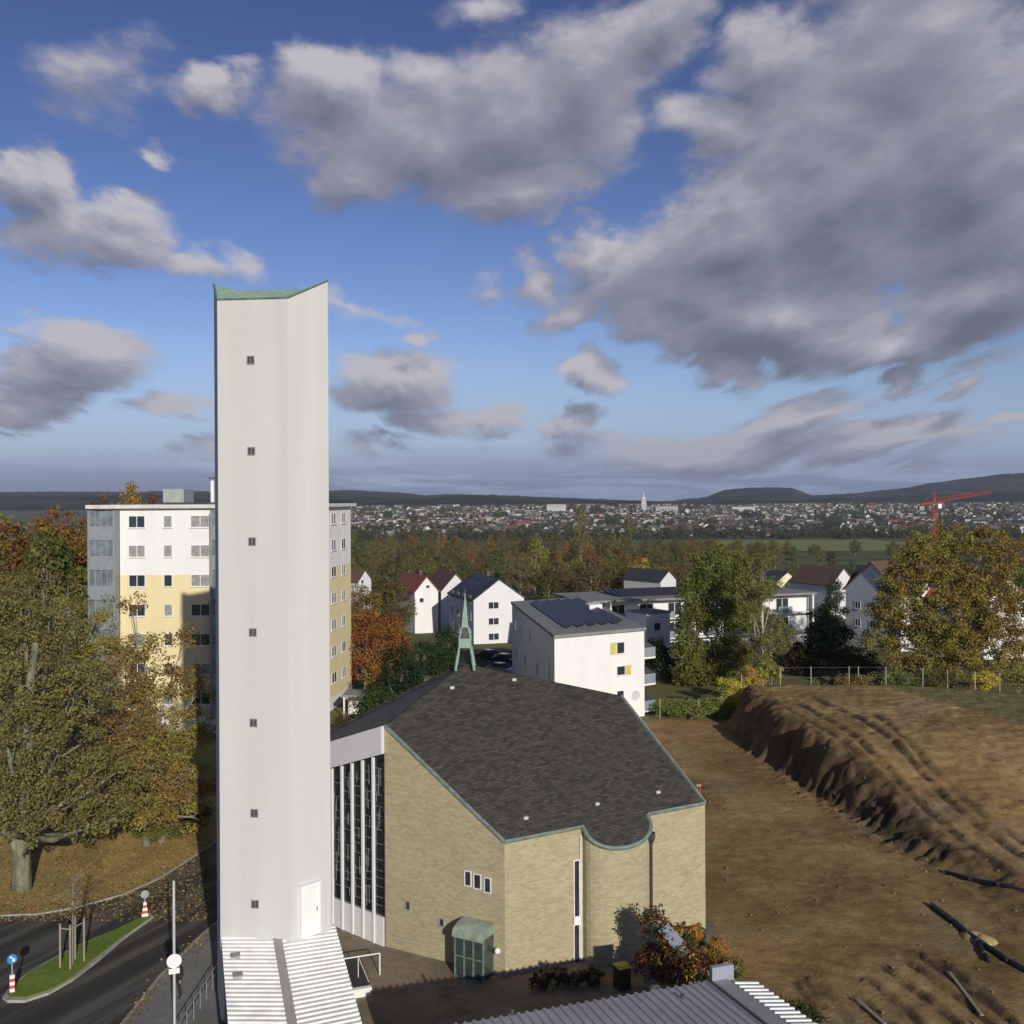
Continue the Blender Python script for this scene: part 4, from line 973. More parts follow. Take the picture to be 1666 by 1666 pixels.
l2 = P(238, 1375)
k2 = [(230,1290,61,60),(290,1280,62,45),(260,1210,62,60),(200,1190,62,60),(300,1180,63,40),(210,1110,63,55),(280,1110,64,48),(160,1060,63,45),(300,1040,64,26),(235,1050,64,36),(170,1000,63,24),(332,1115,64,30),(328,1190,64,34),(335,1270,63,30),(318,1330,62,28),(185,1075,63,30),(200,1320,59,50),(310,1250,62,30),(265,1310,60,40),(215,985,64,22),(190,1240,60,60)]
tree('oak_tree', 'smaller golden leaved tree in front of the yellow apartment block', tuple(l2), 14, 6, (.21, .155, .05), 5, nc=600, per=60, leaf=.155, spread=.58, trunk=.26, bk=bark, lobes=lobes_at(k2, l2))
l3 = P(285, 1368, 0); l3 = Vector((-26.5, 70, 0))
k3 = [(180,1180,72,45),(140,1110,73,40),(250,1160,72,35),(190,1060,74,34),(150,1160,72,50),(210,1120,73,40),(120,1040,74,40),(100,1180,73,50)]
tree('young_tree', 'grey olive tree with thinning leaves before the balconies of the block', (-30, 72, 0), 13, 5, GREYOL, 6, nc=150, per=45, leaf=.16, spread=.7, trunk=.2, lobes=lobes_at(k3, (-30, 72, 0)))
for i, (x, d, h, r, c, s) in enumerate([(-130, 74, 17, 8, OLIVE, 31), (30, 82, 16, 7, GREYOL, 32), (110, 90, 15.5, 6, (.14,.09,.03), 33)]):
    tree('broadleaf_tree', ['tall olive tree at the left edge behind the oak', 'thin grey green tree rising behind the oak crown', 'brownish tree just left of the balcony tower'][i], ((x - HX) / F * d, d, 0), h, r, c, s, nc=(300, 190, 110)[i], per=60, leaf=.18, spread=.8, trunk=.3)
bush('shrub', 'yellow green shrub with pale stems beside the road under the trees', tuple(P(262, 1372)), 1.6, 1.3, 1.8, (.12, .12, .03), 41, nc=60, per=60, leaf=.12)
bush('shrub', 'dark shrub on the lawn edge next to the tower shadow', tuple(P(318, 1345)), 1.6, 1.3, 1.6, (.05, .06, .025), 42, nc=60, per=60, leaf=.12)
for i, (x, y, rx) in enumerate([(150, 1335, 3.0), (215, 1328, 2.2), (90, 1332, 2.5)]):
    bush('hedge_shrub', ['long low hedge shrub right behind the oak trunk', 'low hedge shrub between the oak and the golden tree', 'dark low shrub close beside the oak trunk'][i], tuple(P(x, y)), rx, 1.2, 1.6, DKGREEN, 43 + i, nc=70, per=50, leaf=.14)

# forest edge at far left, rust coloured
protoF = []
def far_proto(seed, h, r, nc, per, leaf, spread, tall=1.0):
    t_ = tree('forest_tree', 'tree', (0, -500, 0), h, r, (1, 1, 1), seed, nc=nc, per=per, leaf=leaf, spread=spread, trunk=.28, clear=.12, nl=14, tall=tall, hollow=.5); return t_
protos = [far_proto(60, 20, 5.6, 150, 34, .42, 1.25), far_proto(61, 18, 5.2, 140, 34, .42, 1.25), far_proto(62, 16, 5.0, 130, 34, .40, 1.2), far_proto(63, 17, 3.6, 90, 30, .40, 1.0, 1.3)]
used = [False] * 4
def cname(c):
    r_, g_ = c[0], c[1]
    return 'rust red tree' if r_ > 2.0 * g_ else 'orange brown tree' if r_ > 1.45 * g_ else 'olive tree' if r_ > 1.0 * g_ else 'dark green tree' if r_ < .06 else 'green tree'
def side(x): return ['above the red roofed house', 'behind the solar gabled house', 'above the white solar block', 'above the long white block', 'near the birch'][min(4, max(0, int((x - 560) / 148)))]
def place(i, x, y, z, sc, color, name, label, group, rz=None, sz=None):
    if not used[i]: r_ = protos[i]; used[i] = True
    else: r_ = copy_tree(protos[i])
    r_.name = name; r_.location = (x, y, z); r_.scale = (sc, sc, sz or sc); r_.rotation_euler = (0, 0, rnd.uniform(0, 6.28) if rz is None else rz)
    tag(r_, label, 'tree', group)
    if not group and 'group' in r_: del r_['group']
    for c_ in r_.children:
        if c_.name.startswith('crown'): c_.color = tuple(color) + (1,)
    return r_
def vary(c, a=.2): k_ = rnd.uniform(1 - a, 1 + a); return tuple(x * k_ * rnd.uniform(.92, 1.08) for x in c)
gF = 'rust and olive trees of the wood at the far left'
for i in range(34):
    d = rnd.uniform(100, 175); x = rnd.uniform(-140, 150) if d > 108 else rnd.uniform(-140, 105)
    c = rnd.choice([RUST, RUST, BROWN, OLIVE, (.17, .085, .025)]) if d > 112 else rnd.choice([BROWN, OLIVE, GREEN])
    place(rnd.choice([0, 1, 2]), (x - HX) / F * d, d, gh(0, d), rnd.uniform(.92, 1.1), vary(c), 'forest_tree', cname(c) + ' in the dense wood at the left edge, ' + ('front rows' if d < 125 else 'middle rows' if d < 150 else 'back rows'), gF, sz=(21.5 + rnd.uniform(-2.2, 1.0) + (.0)) / 20 )
for i, (x, d, h) in enumerate([(215, 150, 24.2), (165, 140, 22.2), (250, 165, 22.5)]):
    place(0, (x - HX) / F * d, d, gh(0, d), .8, ORANGE if i == 0 else BROWN, 'forest_tree', ['orange tree top showing over the flat roof of the block', 'brown tree top behind the roof corner of the block', 'faint brown tree top behind the roof middle'][i], None, sz=(h - gh(0, d)) / 19.0)

# trees between apartment block and houses
for i, (x, y, d, h, r, c, s) in enumerate([(592, 1090, 112, 9.5, 4.6, (.20, .095, .03), 70), (632, 1085, 118, 8.5, 4.0, (.20, .085, .03), 71), (585, 960, 150, 11, 4.5, (.17, .10, .03), 72), (640, 940, 175, 11, 4.5, (.12, .09, .03), 73)]):
    tree('beech_tree', ['copper orange beech right beside the yellow side wall', 'rusty beech left of the red roofed house', 'brown tree half hidden behind the copper beech', 'olive brown tree behind the small grey house'][i], ((x - HX) / F * d, d, gh(0, d)), h, r, c, s, nc=220, per=50, leaf=.24, spread=.8, trunk=.22, clear=.08, nl=13)
for i, (x, d, h, r, c) in enumerate([(650, 92, 8.2, 3.4, DKGREEN), (690, 98, 8.5, 3.2, (.03, .05, .02)), (612, 84, 6.0, 2.6, (.045, .06, .02)), (728, 104, 9.0, 2.6, (.035, .05, .02)), (640, 80, 5.2, 3.0, (.03, .045, .02))]):
    tree('evergreen_tree', ['dark evergreen left of the gap behind the church roof', 'dense dark green tree below the red roofed house', 'short green tree beside the white carport', 'narrow dark green tree next to the spire', 'low dark bushy tree right behind the church roof edge'][i], ((x - HX) / F * d, d, 0), h, r, c, 80 + i, nc=170, per=50, leaf=.2, spread=.7, trunk=.15, clear=.02, nl=11)

# ------------------------------------------------------------------ apartment block
ab = thing('apartment_block', 'tall white and yellow apartment block with flat roof behind the bell tower', 'apartment block', (-29, 100, 0))
a0 = Vector((-39.8, 93, 0)); a1 = Vector((-20.4, 93, 0)); a2 = Vector((-18.0, 109.6, 0)); a3 = Vector((-37.4, 112.3, 0))
ZR = 21.3; ZY = 15.0; ZB = 1.4; bxx = [(a0.x + 2.7, 93), (a1.x, a1.y), (a2.x, a2.y), (a3.x, a3.y), (a0.x + 2.7, 96)]
for nm, zb, zt_, m_ in (('plinth_wall', -.5, ZB, white), ('yellow_wall', ZB, ZY, yellow), ('white_wall', ZY, ZR, white)):
    mb = MB(); mb.prism(bxx, zb, zt_); part(nm, mb, m_, ab)
mb = MB(); mb.prism([(a0.x - .3, 92.4), (a1.x + .5, 92.5), (a2.x + .6, a2.y + .5), (a3.x - .5, a3.y + .5)], ZR, ZR + .35); part('roof_slab', mb, M('pale_eaves', (.62, .62, .60)), ab)
mb = MB(); mb.prism([(-33, 92.9), (a1.x + .4, 92.9), (a2.x + .4, a2.y), (a3.x, a3.y)], ZR + .353, ZR + .55); part('roof_edge', mb, tile_dark, ab)
frA1 = (Vector((0, 93, 0)), Vector((1, 0, 0)), Vector((0, -1, 0)), 12)
pit = 2.79
for r_i in range(7):
    ztop = Q(220, 839, 93).z - r_i * pit
    for c_i, (xa, xb, np_) in enumerate([(209, 236, 2), (266, 280, 1), (310, 341, 2)]):
        u0 = (xa - HX) / F * 93; u1 = (xb - HX) / F * 93
        window(ab, frA1, u0, ztop - 1.15, u1 - u0, 1.15, np_, glass if (r_i + c_i) % 3 != 1 and not (r_i < 2 and c_i > 0) else glass_b, .06)
frS = frame_of(a1, a2)
for r_i in range(7):
    ztop = Q(220, 839, 93).z - r_i * pit
    for u0, w_ in ((2.2, 1.6), (6.0, 1.3), (10.0, 1.6), (13.4, 1.4)):
        window(ab, frS, u0, ztop - 1.15, w_, 1.15, 2, glass_b if (r_i * 3 + int(u0)) % 4 else glass, .08)
# loggia stacks
def loggia(x0, x1, y0, y1, nlev, ztop):
    for lv in range(nlev):
        zb = ztop - (lv + 1) * pit
        mb = MB(); mb.box(x0, x1, y0, y1, zb - .12, zb); mb.box(x0, x0 + .12, y0, y1, zb, zb + pit - .12); mb.box(x1 - .12, x1, y0, y1, zb, zb + pit - .12); b_ = part('balcony', mb, bluegrey, ab)
        mb = MB(); mb.box(x0 + .13, x1 - .13, y0 + .003, y0 + .06, zb + .003, zb + 1.15); part('balustrade', mb, bluegrey, b_)
        mb = MB(); n_ = 4
        for k_ in range(n_ + 1): xx_ = x0 + .16 + (x1 - x0 - .32) * k_ / n_; mb.box(xx_ - .03, xx_ + .03, y0 + .01, y0 + .07, zb + 1.153, zb + pit - .15)
        mb.box(x0 + .13, x1 - .13, y0, y0 + .08, zb + 1.153, zb + 1.2); part('glazing_bars', mb, grey_metal, b_)
        mb = MB(); mb.box(x0 + .13, x1 - .13, y0 + .03, y0 + .045, zb + 1.21, zb + pit - .16); part('balcony_glass', mb, M('balcony_glass', (.16, .19, .21), .1, .5, 1.2, spec=.8), b_)
loggia(-39.7, -37.15, 91.9, 95.9, 7, ZR - .05)
loggia(-28.25, -25.4, 91.9, 92.95, 7, ZR - .05)
pb = Q(287, 806, 100); mb = MB(); mb.box(pb.x - 1.0, pb.x + 1.1, 99, 102, ZR + .35, Q(287, 796, 99).z); part('lift_housing', mb, M('pale_green_sheet', (.32, .38, .34), .7), ab)
pc = Q(347, 800, 94); mb = MB(); mb.box(pc.x - .12, pc.x + .16, 93.6, 94.0, ZR + .36, Q(347, 782, 94).z); cm = part('chimney', mb, white, ab)
mb = MB(); mb.box(pc.x - .3, pc.x + .3, 93.5, 94.1, Q(347, 779, 94).z, Q(347, 777, 94).z); part('chimney_cap', mb, darkmetal, cm)
# carport with white roof beside it
cp_ = thing('carport', 'small shelter with pale flat roof beside the yellow block', 'carport', tuple(G(585, 1150)))
q = P(585, 1130, 2.3); mb = MB(); mb.box(q.x - 1.6, q.x + 1.2, q.y - 1, q.y + 2, 2.25, 2.45); part('roof', mb, flat_roof, cp_)
for sx_ in (-1.5, 1.0): mb = MB(); mb.box(q.x + sx_, q.x + sx_ + .15, q.y - .9, q.y - .75, 0, 2.247); part('post', mb, white, cp_)
mb = MB(); mb.box(q.x - 1.4, q.x + .9, q.y + 1.5, q.y + 1.9, 0, 2.247); part('back_wall', mb, white, cp_)

# ------------------------------------------------------------------ houses
def gable_house(name, label, c0, c1, depth, z0, ze, zr_, wm, rm, ov=.35, wins=(), pvs=None, cat='house', chim=None):
    """gable end runs c0->c1 (facing the camera); ridge runs away from it"""
    a = Vector((c0[0], c0[1], 0)); b = Vector((c1[0], c1[1], 0)); t = (b - a).normalized(); n = Vector((t.y, -t.x, 0)); L = (b - a).length
    root = thing(name, label, cat, ((a + b) / 2 - n * depth / 2 + Vector((0, 0, z0)))); up = Vector((0, 0, 1)); back = -n * depth
    mb = MB(); m = (a + b) / 2
    A, Bq, C, D_ = a + up * z0, b + up * z0, b + up * ze, a + up * ze; T = m + up * zr_
    mb.face([A, Bq, C, T, D_]); mb.face([v + back for v in (Bq, A, D_, T, C)]); mb.face([A + back, A, D_, D_ + back]); mb.face([Bq, Bq + back, C + back, C])
    part('wall', mb, wm, root)
    mb = MB(); sl = (zr_ - ze) / (L / 2); th = up * .22; f_ = n * ov; bk_ = back - n * ov
    el = D_ - t * ov - up * sl * ov; er = C + t * ov - up * sl * ov
    for e_l, s_ in ((el, 1), (er, -1)):
        q = [e_l + f_, T + f_, T + bk_, e_l + bk_]; 
        if s_ < 0: q = q[::-1]
        mb.face([v + th for v in q]); mb.face([v + up * .02 for v in q][::-1])
        for i in range(4): mb.face([q[i] + th, q[i] + up * .02, q[(i + 1) % 4] + up * .02, q[(i + 1) % 4] + th])
    rf = part('roof', mb, rm, root)
    if chim is not None:
        cc = m + back * chim + t * .9; mb = MB(); mb.fbox(cc, t, n, -.3, .3, -.3, .3, zr_ - .9, zr_ + .9); part('chimney', mb, tile_brown, rf)
    fr = (a, t, n, L); frl = (a + back, -n * -1 if False else n, -t, depth)
    for (side, u, z, w, h, p) in wins: window(root, fr if side == 'g' else frl, u, z, w, h, p, glass, .07)
    if pvs:
        e0, e1, g0, g1 = pvs; mb = MB()
        def pt(k_, g_): return el.lerp(T, k_) + back * g_ + up * .30 + f_ * 0
        q = [pt(e0, g0), pt(e0, g1), pt(e1, g1), pt(e1, g0)]; w_, h_ = (q[1] - q[0]).length, (q[2] - q[1]).length
        mb.face(q, [(0, 0), (w_, 0), (w_, h_), (0, h_)]); mb.face([v - up * .06 for v in q][::-1])
        part('solar_panels', mb, pv, rf)
    return root
# white gabled house with solar roof
c0 = Q(771, 1055, 165); c1 = Q(853, 1055, 168.3)
zb = gh(0, 165) - 1.0
gable_house('gabled_house', 'white three storey gabled house with solar panels on its grey roof', c0, c1, 13.5, zb, Q(770, 976, 165).z, Q(811, 942, 168).z, M('shaded_white_render', (.74, .73, .74), .8, .04), tile_dark,
            wins=[('g', 2.6, Q(799, 1042, 166).z, 1.9, 1.2, 2), ('g', 2.6, Q(799, 1017, 166).z, 1.9, 1.2, 2), ('g', 2.6, Q(799, 991, 166).z, 1.9, 1.2, 2)] + [('l', 1.2 + 3.2 * k_, zb + 2 + 2.9 * j_, 1.3, 1.3, 2) for k_ in range(4) for j_ in range(3)], pvs=(.35, .95, .12, .8), chim=.6)
c0 = Q(718, 1030, 190); c1 = Q(765, 1030, 192)
gable_house('gabled_house', 'grey gabled house with brown tiled roof behind the solar house', c0, c1, 12, gh(0, 190) - 3, Q(716, 962, 190).z, Q(742, 934, 191).z, greywall, tile_brown, wins=[('l', 2 + 4 * k_, -1.5, 1.2, 1.2, 2) for k_ in range(3)])
c0 = Q(675, 995, 186); c1 = Q(713, 995, 188)
gable_house('gabled_house', 'small bright white gabled house with steep red tiled roof', c0, c1, 12, gh(0, 188) - .5, Q(676, 963, 186).z, Q(703, 939, 187).z, white, tile_red, wins=[('g', 2.2, Q(700, 957, 187).z, .8, .6, 1), ('g', .9, Q(685, 980, 187).z, .9, .9, 1)], chim=.5)
c0 = Q(583, 980, 215); c1 = Q(604, 980, 218)
gable_house('gabled_house', 'small pale house half hidden in trees right of the block', c0, c1, 10, gh(0, 215) - .5, Q(590, 945, 215).z, Q(594, 928, 216).z, greywall, tile_brown, wins=[('g', .8, Q(590, 950, 215).z, .8, .8, 1)])
c0 = Q(1312, 975, 225); c1 = Q(1347, 975, 225)
gable_house('gabled_house', 'small cream gabled house with dark roof beside the long white block', c0, c1, 12, gh(0, 225) - .5, Q(1312, 963, 225).z, Q(1330, 941, 225).z, M('cream_render', (.80, .72, .50), .8), tile_dark, wins=[('g', 1.6, Q(1325, 965, 225).z, .8, .9, 1), ('g', 2.9, Q(1325, 965, 225).z, .8, .9, 1)])
c0 = Q(1376, 1030, 160); c1 = Q(1465, 1030, 150)
gable_house('gabled_house', 'white two storey house with brown roof behind the big orange tree', c0, c1, 15, gh(0, 155) - .6, Q(1380, 957, 160).z, Q(1420, 915, 156).z, greywall, tile_brown, wins=[('g', 2 + 3 * k_, Q(1390, 990, 158).z + j_ * 2.8, 1.2, 1.2, 2) for k_ in range(2) for j_ in (-1, 0)] + [('l', 2 + 4 * k_, Q(1390, 990, 158).z, 1.2, 1.2, 2) for k_ in range(3)], chim=.4)
for i, (x0, x1, d, ye, yr, wm, rm) in enumerate([(1262, 1300, 240, 948, 932, M('cream_render', (.8, .72, .5)), tile_dark), (1352, 1392, 215, 952, 926, greywall, tile_brown), (1490, 1530, 150, 965, 930, white, tile_dark), (1600, 1680, 140, 985, 940, white, tile_red), (1075, 1100, 235, 945, 930, greywall, tile_dark), (1560, 1610, 160, 960, 925, white, tile_dark)]):
    gable_house('gabled_house', ['low house with dark roof left of the cream gabled house', 'grey walled house with big brown roof right of the cream house', 'white house glimpsed through the left half of the orange tree', 'white house glimpsed through the right edge of the orange tree', 'dark roofed house behind the long white block', 'pale house hidden behind the middle of the orange tree'][i],
                Q(x0, 970, d), Q(x1, 970, d + 3), 13, gh(0, d) - .5, Q(x0, ye, d).z, Q(x0, yr, d).z, wm, rm, wins=[('g', 1.2, gh(0, d) + 1.2, 1.0, 1.1, 2), ('g', 3.4, gh(0, d) + 1.2, 1.0, 1.1, 2)])

# white flat-roofed block with solar roof in the middle
wb = thing('flat_roof_block', 'white three storey block with solar panels on its flat roof right behind the church', 'apartment block', (6, 108, 0))
zt_ = 9.0; A_ = P(902, 1033, zt_); B_ = P(1048, 1020, zt_); C_ = P(833, 979, zt_)
tt = (B_ - A_); tt.z = 0; Lf = tt.length; tt.normalize(); sd_ = Vector((C_.x - A_.x, C_.y - A_.y, 0)); Ls = sd_.length; sd_.normalize()
Dd = A_ + sd_ * Ls + tt * Lf
body = [(A_.x, A_.y), (B_.x, B_.y), (Dd.x, Dd.y), (C_.x, C_.y)]
mb = MB(); mb.prism(body, -.4, zt_ - .3); part('wall', mb, white, wb)
def grow(pts, k_):
    cx_ = sum(q[0] for q in pts) / len(pts); cy_ = sum(q[1] for q in pts) / len(pts); return [(q[0] + (q[0] - cx_) / math.hypot(q[0] - cx_, q[1] - cy_) * k_, q[1] + (q[1] - cy_) / math.hypot(q[0] - cx_, q[1] - cy_) * k_) for q in pts]
mb = MB(); mb.prism(grow(body, .35), zt_ - .297, zt_); rf_ = part('roof', mb, flat_roof, wb)
o_ = Vector((A_.x, A_.y, 0)); rows = 5
for r_i in range(rows):
    mb = MB(); u0 = 2.0 + r_i * 1.5
    a_ = o_ + tt * (u0) + sd_ * 3.5; 
    q = [a_ + up * (zt_ + .12), a_ + tt * 1.25 + up * (zt_ + .42), a_ + tt * 1.25 + sd_ * (Ls - 7) + up * (zt_ + .42), a_ + sd_ * (Ls - 7) + up * (zt_ + .12)]
    mb.face(q, [(0, 0), (0, 1.6), (Ls - 7, 1.6), (Ls - 7, 0)]); mb.face([v - up * .05 for v in q][::-1]); part('solar_row', mb, pv, rf_)
mb = MB(); c_ = o_ + tt * (Lf - 1.8) + sd_ * (Ls * .55); mb.fbox(c_, tt, sd_, -.9, .9, -1.2, 1.2, zt_ + .003, zt_ + .7); part('roof_hatch', mb, white, rf_)
frW = (o_, tt, Vector((tt.y, -tt.x, 0)), Lf)
ym = M('yellow_shutter', (.62, .50, .16), .6)
for (xl, xr, yt, yb, ys_) in ((1003, 1016, 1045, 1063, -1), (1003, 1017, 1084, 1098, 1), (1003, 1015, 1124, 1140, 0)):
    ua, za = wallhit(frW, xl, yt); ub, zb_ = wallhit(frW, xr, yb); w_ = window(wb, frW, ua, zb_, ub - ua, za - zb_, 1, glass, .06)
    if ys_:
        mb = MB(); s0_ = ua - .75 if ys_ < 0 else ub + .02; mb.fbox(o_, frW[1], frW[2], s0_, s0_ + .7, .004, .05, zb_, za); part('shutter', mb, ym, w_)
mb = MB(); ua, za = wallhit(frW, 1034, 1131); mb.disc(o_ + frW[1] * ua + frW[2] * .03 + up * za, frW[2], .5, .06, 16); part('round_emblem', mb, M('pale_disc', (.6, .6, .6)), wb)
nW = Vector((-sd_.y, sd_.x, 0)); nW = nW if nW.x < 0 else -nW
frL2 = (Vector((C_.x, C_.y, 0)), -sd_, nW, Ls)
for (u0, z_, w_, h_) in ((3, 5.8, .9, 1.3), (8, 5.6, .6, 1.6), (15, 6.0, .6, 1.8), (20, 3.2, .7, 1.4), (24, 2.0, .8, 1.4), (27.5, 3.0, .9, 3.5), (4, 2.6, 1, 1.2), (11, 2.8, .9, 1.3)):
    if u0 + w_ < Ls: window(wb, frL2, u0, z_, w_, h_, 1, glass if h_ < 3 else ym, .05)
# balconies on its right side
for z_ in (0.3, 3.0, 5.7):
    b0 = Vector((B_.x, B_.y, 0)); mb = MB(); mb.fbox(b0, tt, sd_, .003, 1.5, .2, 4.2, z_, z_ + .18); b_ = part('balcony', mb, white, wb)
    mb = MB(); mb.fbox(b0, tt, sd_, .05, 1.5, .2, .25, z_ + .183, z_ + 1.15); mb.fbox(b0, tt, sd_, 1.45, 1.5, .25, 4.2, z_ + .183, z_ + 1.15); part('balustrade', mb, bluegrey, b_)
# long white block behind it, seen left and right of the green trees
lb = thing('long_white_block', 'long white three storey block with balconies and solar panels behind the green trees', 'apartment block', (20, 155, -2))
zt2_ = Q(1000, 975, 140).z; la = Q(985, 990, 140); lb_ = Q(1315, 990, 150)
t2 = Vector((lb_.x - la.x, lb_.y - la.y, 0)); L2 = t2.length; t2.normalize(); n2 = Vector((t2.y, -t2.x, 0)); zg = -3.5
oL = Vector((la.x, la.y, 0)); dp_ = 11
mb = MB(); mb.fbox(oL, t2, -n2, 0, L2, .0, dp_, zg, zt2_ - .3); part('wall', mb, white, lb)
mb = MB(); mb.fbox(oL, t2, -n2, -4, L2 + .4, -1.6, dp_ + .4, zt2_ - .297, zt2_); r2 = part('roof', mb, flat_roof, lb)
for k_ in range(3):
    mb = MB(); a_ = oL - n2 * (2 + k_ * 2.6) + t2 * 3; q = [a_ + up * (zt2_ + .1), a_ + t2 * (L2 - 8) + up * (zt2_ + .1), a_ + t2 * (L2 - 8) - n2 * 1.6 + up * (zt2_ + .6), a_ - n2 * 1.6 + up * (zt2_ + .6)]
    mb.face(q, [(0, 0), (L2, 0), (L2, 1.6), (0, 1.6)]); part('solar_row', mb, pv, r2)
frLg = (oL, t2, n2, L2)
for j_ in range(3):
    z_ = zt2_ - 2.7 - j_ * 2.85
    for k_ in range(7):
        u0 = .8 + k_ * (L2 - 2) / 7; window(lb, frLg, u0, z_, 2.2, 1.9, 2, glass, .08)
    mb = MB(); mb.fbox(oL, t2, n2, 0, L2, .13, 1.5, z_ - .35, z_ - .2); b_ = part('balcony', mb, white, lb)
    k_ = 0
    while k_ < L2 - 2.5:
        mb = MB(); mb.fbox(oL, t2, n2, k_, k_ + 2.4, 1.42, 1.47, z_ - .197, z_ + .75); k_ += 3.9; part('balustrade', mb, bluegrey, b_)
for u_ in (0.1, L2 - .25): mb = MB(); mb.fbox(oL, t2, n2, u_, u_ + .25, 1.25, 1.5, zg, zt2_ - .3); part('corner_pillar', mb, white, lb)
# grey stair head between the two blocks
gb = thing('stair_tower', 'grey stair tower with one black window between the two white blocks', 'stair tower', tuple(Q(1075, 1060, 128)))
q0 = Q(1052, 1000, 128); q1 = Q(1090, 1000, 130); frg = frame_of((q0.x, q0.y), (q1.x, q1.y))
mb = MB(); mb.fbox(frg[0], frg[1], -frg[2], 0, frg[3], 0, 4, -3, Q(1060, 1000, 128).z); part('wall', mb, greywall, gb); mb = MB(); mb.fbox(frg[0], frg[1], -frg[2], -.1, frg[3] + .1, -.1, 4.1, Q(1060, 1000, 128).z + .003, Q(1060, 998, 128).z + .1); part('roof', mb, flat_roof, gb)
window(gb, frg, 1.2, Q(1070, 1027, 128).z, 1.1, 1.0, 1, glass, .04)

# cars behind the solar house yard
def car(label, x, d, paint, rz, first=None):
    c = thing('parked_car', label, 'car', (x, d, gh(0, d)), 'cars parked behind the church', rz)
    def loft(secs, name, mat, root):
        mb = MB(); n = len(secs[0])
        for a, b in zip(secs[:-1], secs[1:]):
            for i in range(n): mb.face([a[i], a[(i + 1) % n], b[(i + 1) % n], b[i]])
        mb.face(secs[0][::-1]); mb.face(secs[-1]); return part(name, mb, mat, root, local=True)
    def ring_(y, w, z0, z1): return [(-w, y, z0), (w, y, z0), (w, y, z1 - .08), (w - .1, y, z1), (-w + .1, y, z1), (-w, y, z1 - .08)]
    loft([ring_(-2.15, .78, .35, .62), ring_(-1.9, .87, .25, .78), ring_(-.9, .9, .22, .9), ring_(1.3, .9, .22, .95), ring_(2.0, .86, .25, .9), ring_(2.15, .8, .35, .8)], 'body', paint, c)
    cb = loft([ring_(-.95, .72, .9, .95), ring_(-.35, .68, .92, 1.38), ring_(1.0, .66, .92, 1.42), ring_(1.75, .7, .9, .98)], 'cabin', glass, c)
    mb = MB(); mb.box(-.56, .56, -.3, 1.0, 1.425, 1.45); part('car_roof', mb, paint, cb, local=True)
    for sx_ in (-1, 1):
        for y_ in (-1.35, 1.35):
            mb = MB(); mb.tube([(sx_ * .72, y_, .31), (sx_ * .91, y_, .31)], .31, 14); w_ = part('wheel', mb, tyre, c, local=True)
            mb = MB(); mb.tube([(sx_ * .912, y_, .31), (sx_ * .925, y_, .31)], .19, 10); part('rim', mb, carsilver, w_, local=True)
        mb = MB(); mb.box(sx_ * .55 - .15, sx_ * .55 + .15, -2.13, -2.05, .6, .72); part('headlight', mb, white_glow, c, local=True)
    return c
car('dark parked car nearest the spire, beside the white block wall', (797 - HX) / F * 143, 143, carpaint, .9)
car('dark parked car touching the left corner of the white flat roofed block', (822 - HX) / F * 138, 138, carpaint, .9)
car('silver grey parked car partly hidden by the slate roof', (815 - HX) / F * 128, 128, carsilver, .9)

# ------------------------------------------------------------------ street furniture at the left
def keep_right(x, y, label, blue):
    q = P(x, y); q.z = .13; r_ = thing('traffic_beacon', label, 'traffic sign', tuple(q)); tc_ = Vector((-q.x, -q.y, 0)).normalized()
    hgt = 1.55 if blue else 1.25
    mb = MB(); mb.tube([q, q + up * (hgt + .2)], .035, 6); part('pole', mb, grey_metal, r_)
    c_ = q + up * hgt; mb = MB(); mb.disc(c_ + tc_ * .05, tc_, .21, .03, 20); s_ = part('sign_disc', mb, bluepaint if blue else grey_metal, r_)
    if blue:
        sid = up.cross(tc_); mb = MB(); f0 = c_ + tc_ * .072
        def pt(a, b): return f0 + sid * a + up * b
        mb.face([pt(-.11, .12), pt(-.06, .15), pt(.06, .015), pt(.03, -.02)]); mb.face([pt(-.03, -.105), pt(.12, -.12), pt(.105, .045)]); part('arrow', mb, whitemetal, s_)
    sid = up.cross(tc_)
    for k_ in range(5):
        mb = MB(); z_ = .08 + k_ * .15; w_ = .17 - .02 * k_ if not blue else .10; w2 = .17 - .02 * (k_ + 1) if not blue else .10
        A = [q + sid * s1_ * (w_ if zz_ == 0 else w2) + tc_ * s2_ * .06 + up * (z_ + zz_ * .148) for zz_ in (0, 1) for s1_, s2_ in ((-1, 1), (1, 1), (1, -1), (-1, -1))]
        for f_ in ((0, 1, 5, 4), (1, 2, 6, 5), (2, 3, 7, 6), (3, 0, 4, 7), (4, 5, 6, 7)): mb.face([A[i] for i in f_])
        part('beacon_band', mb, whitemetal if k_ % 2 == 0 else redpaint, r_)
keep_right(20, 1621, 'red and white beacon with round blue arrow sign at the near tip of the island', True)
keep_right(236, 1497, 'red and white beacon with grey backed sign at the far tip of the island', False)
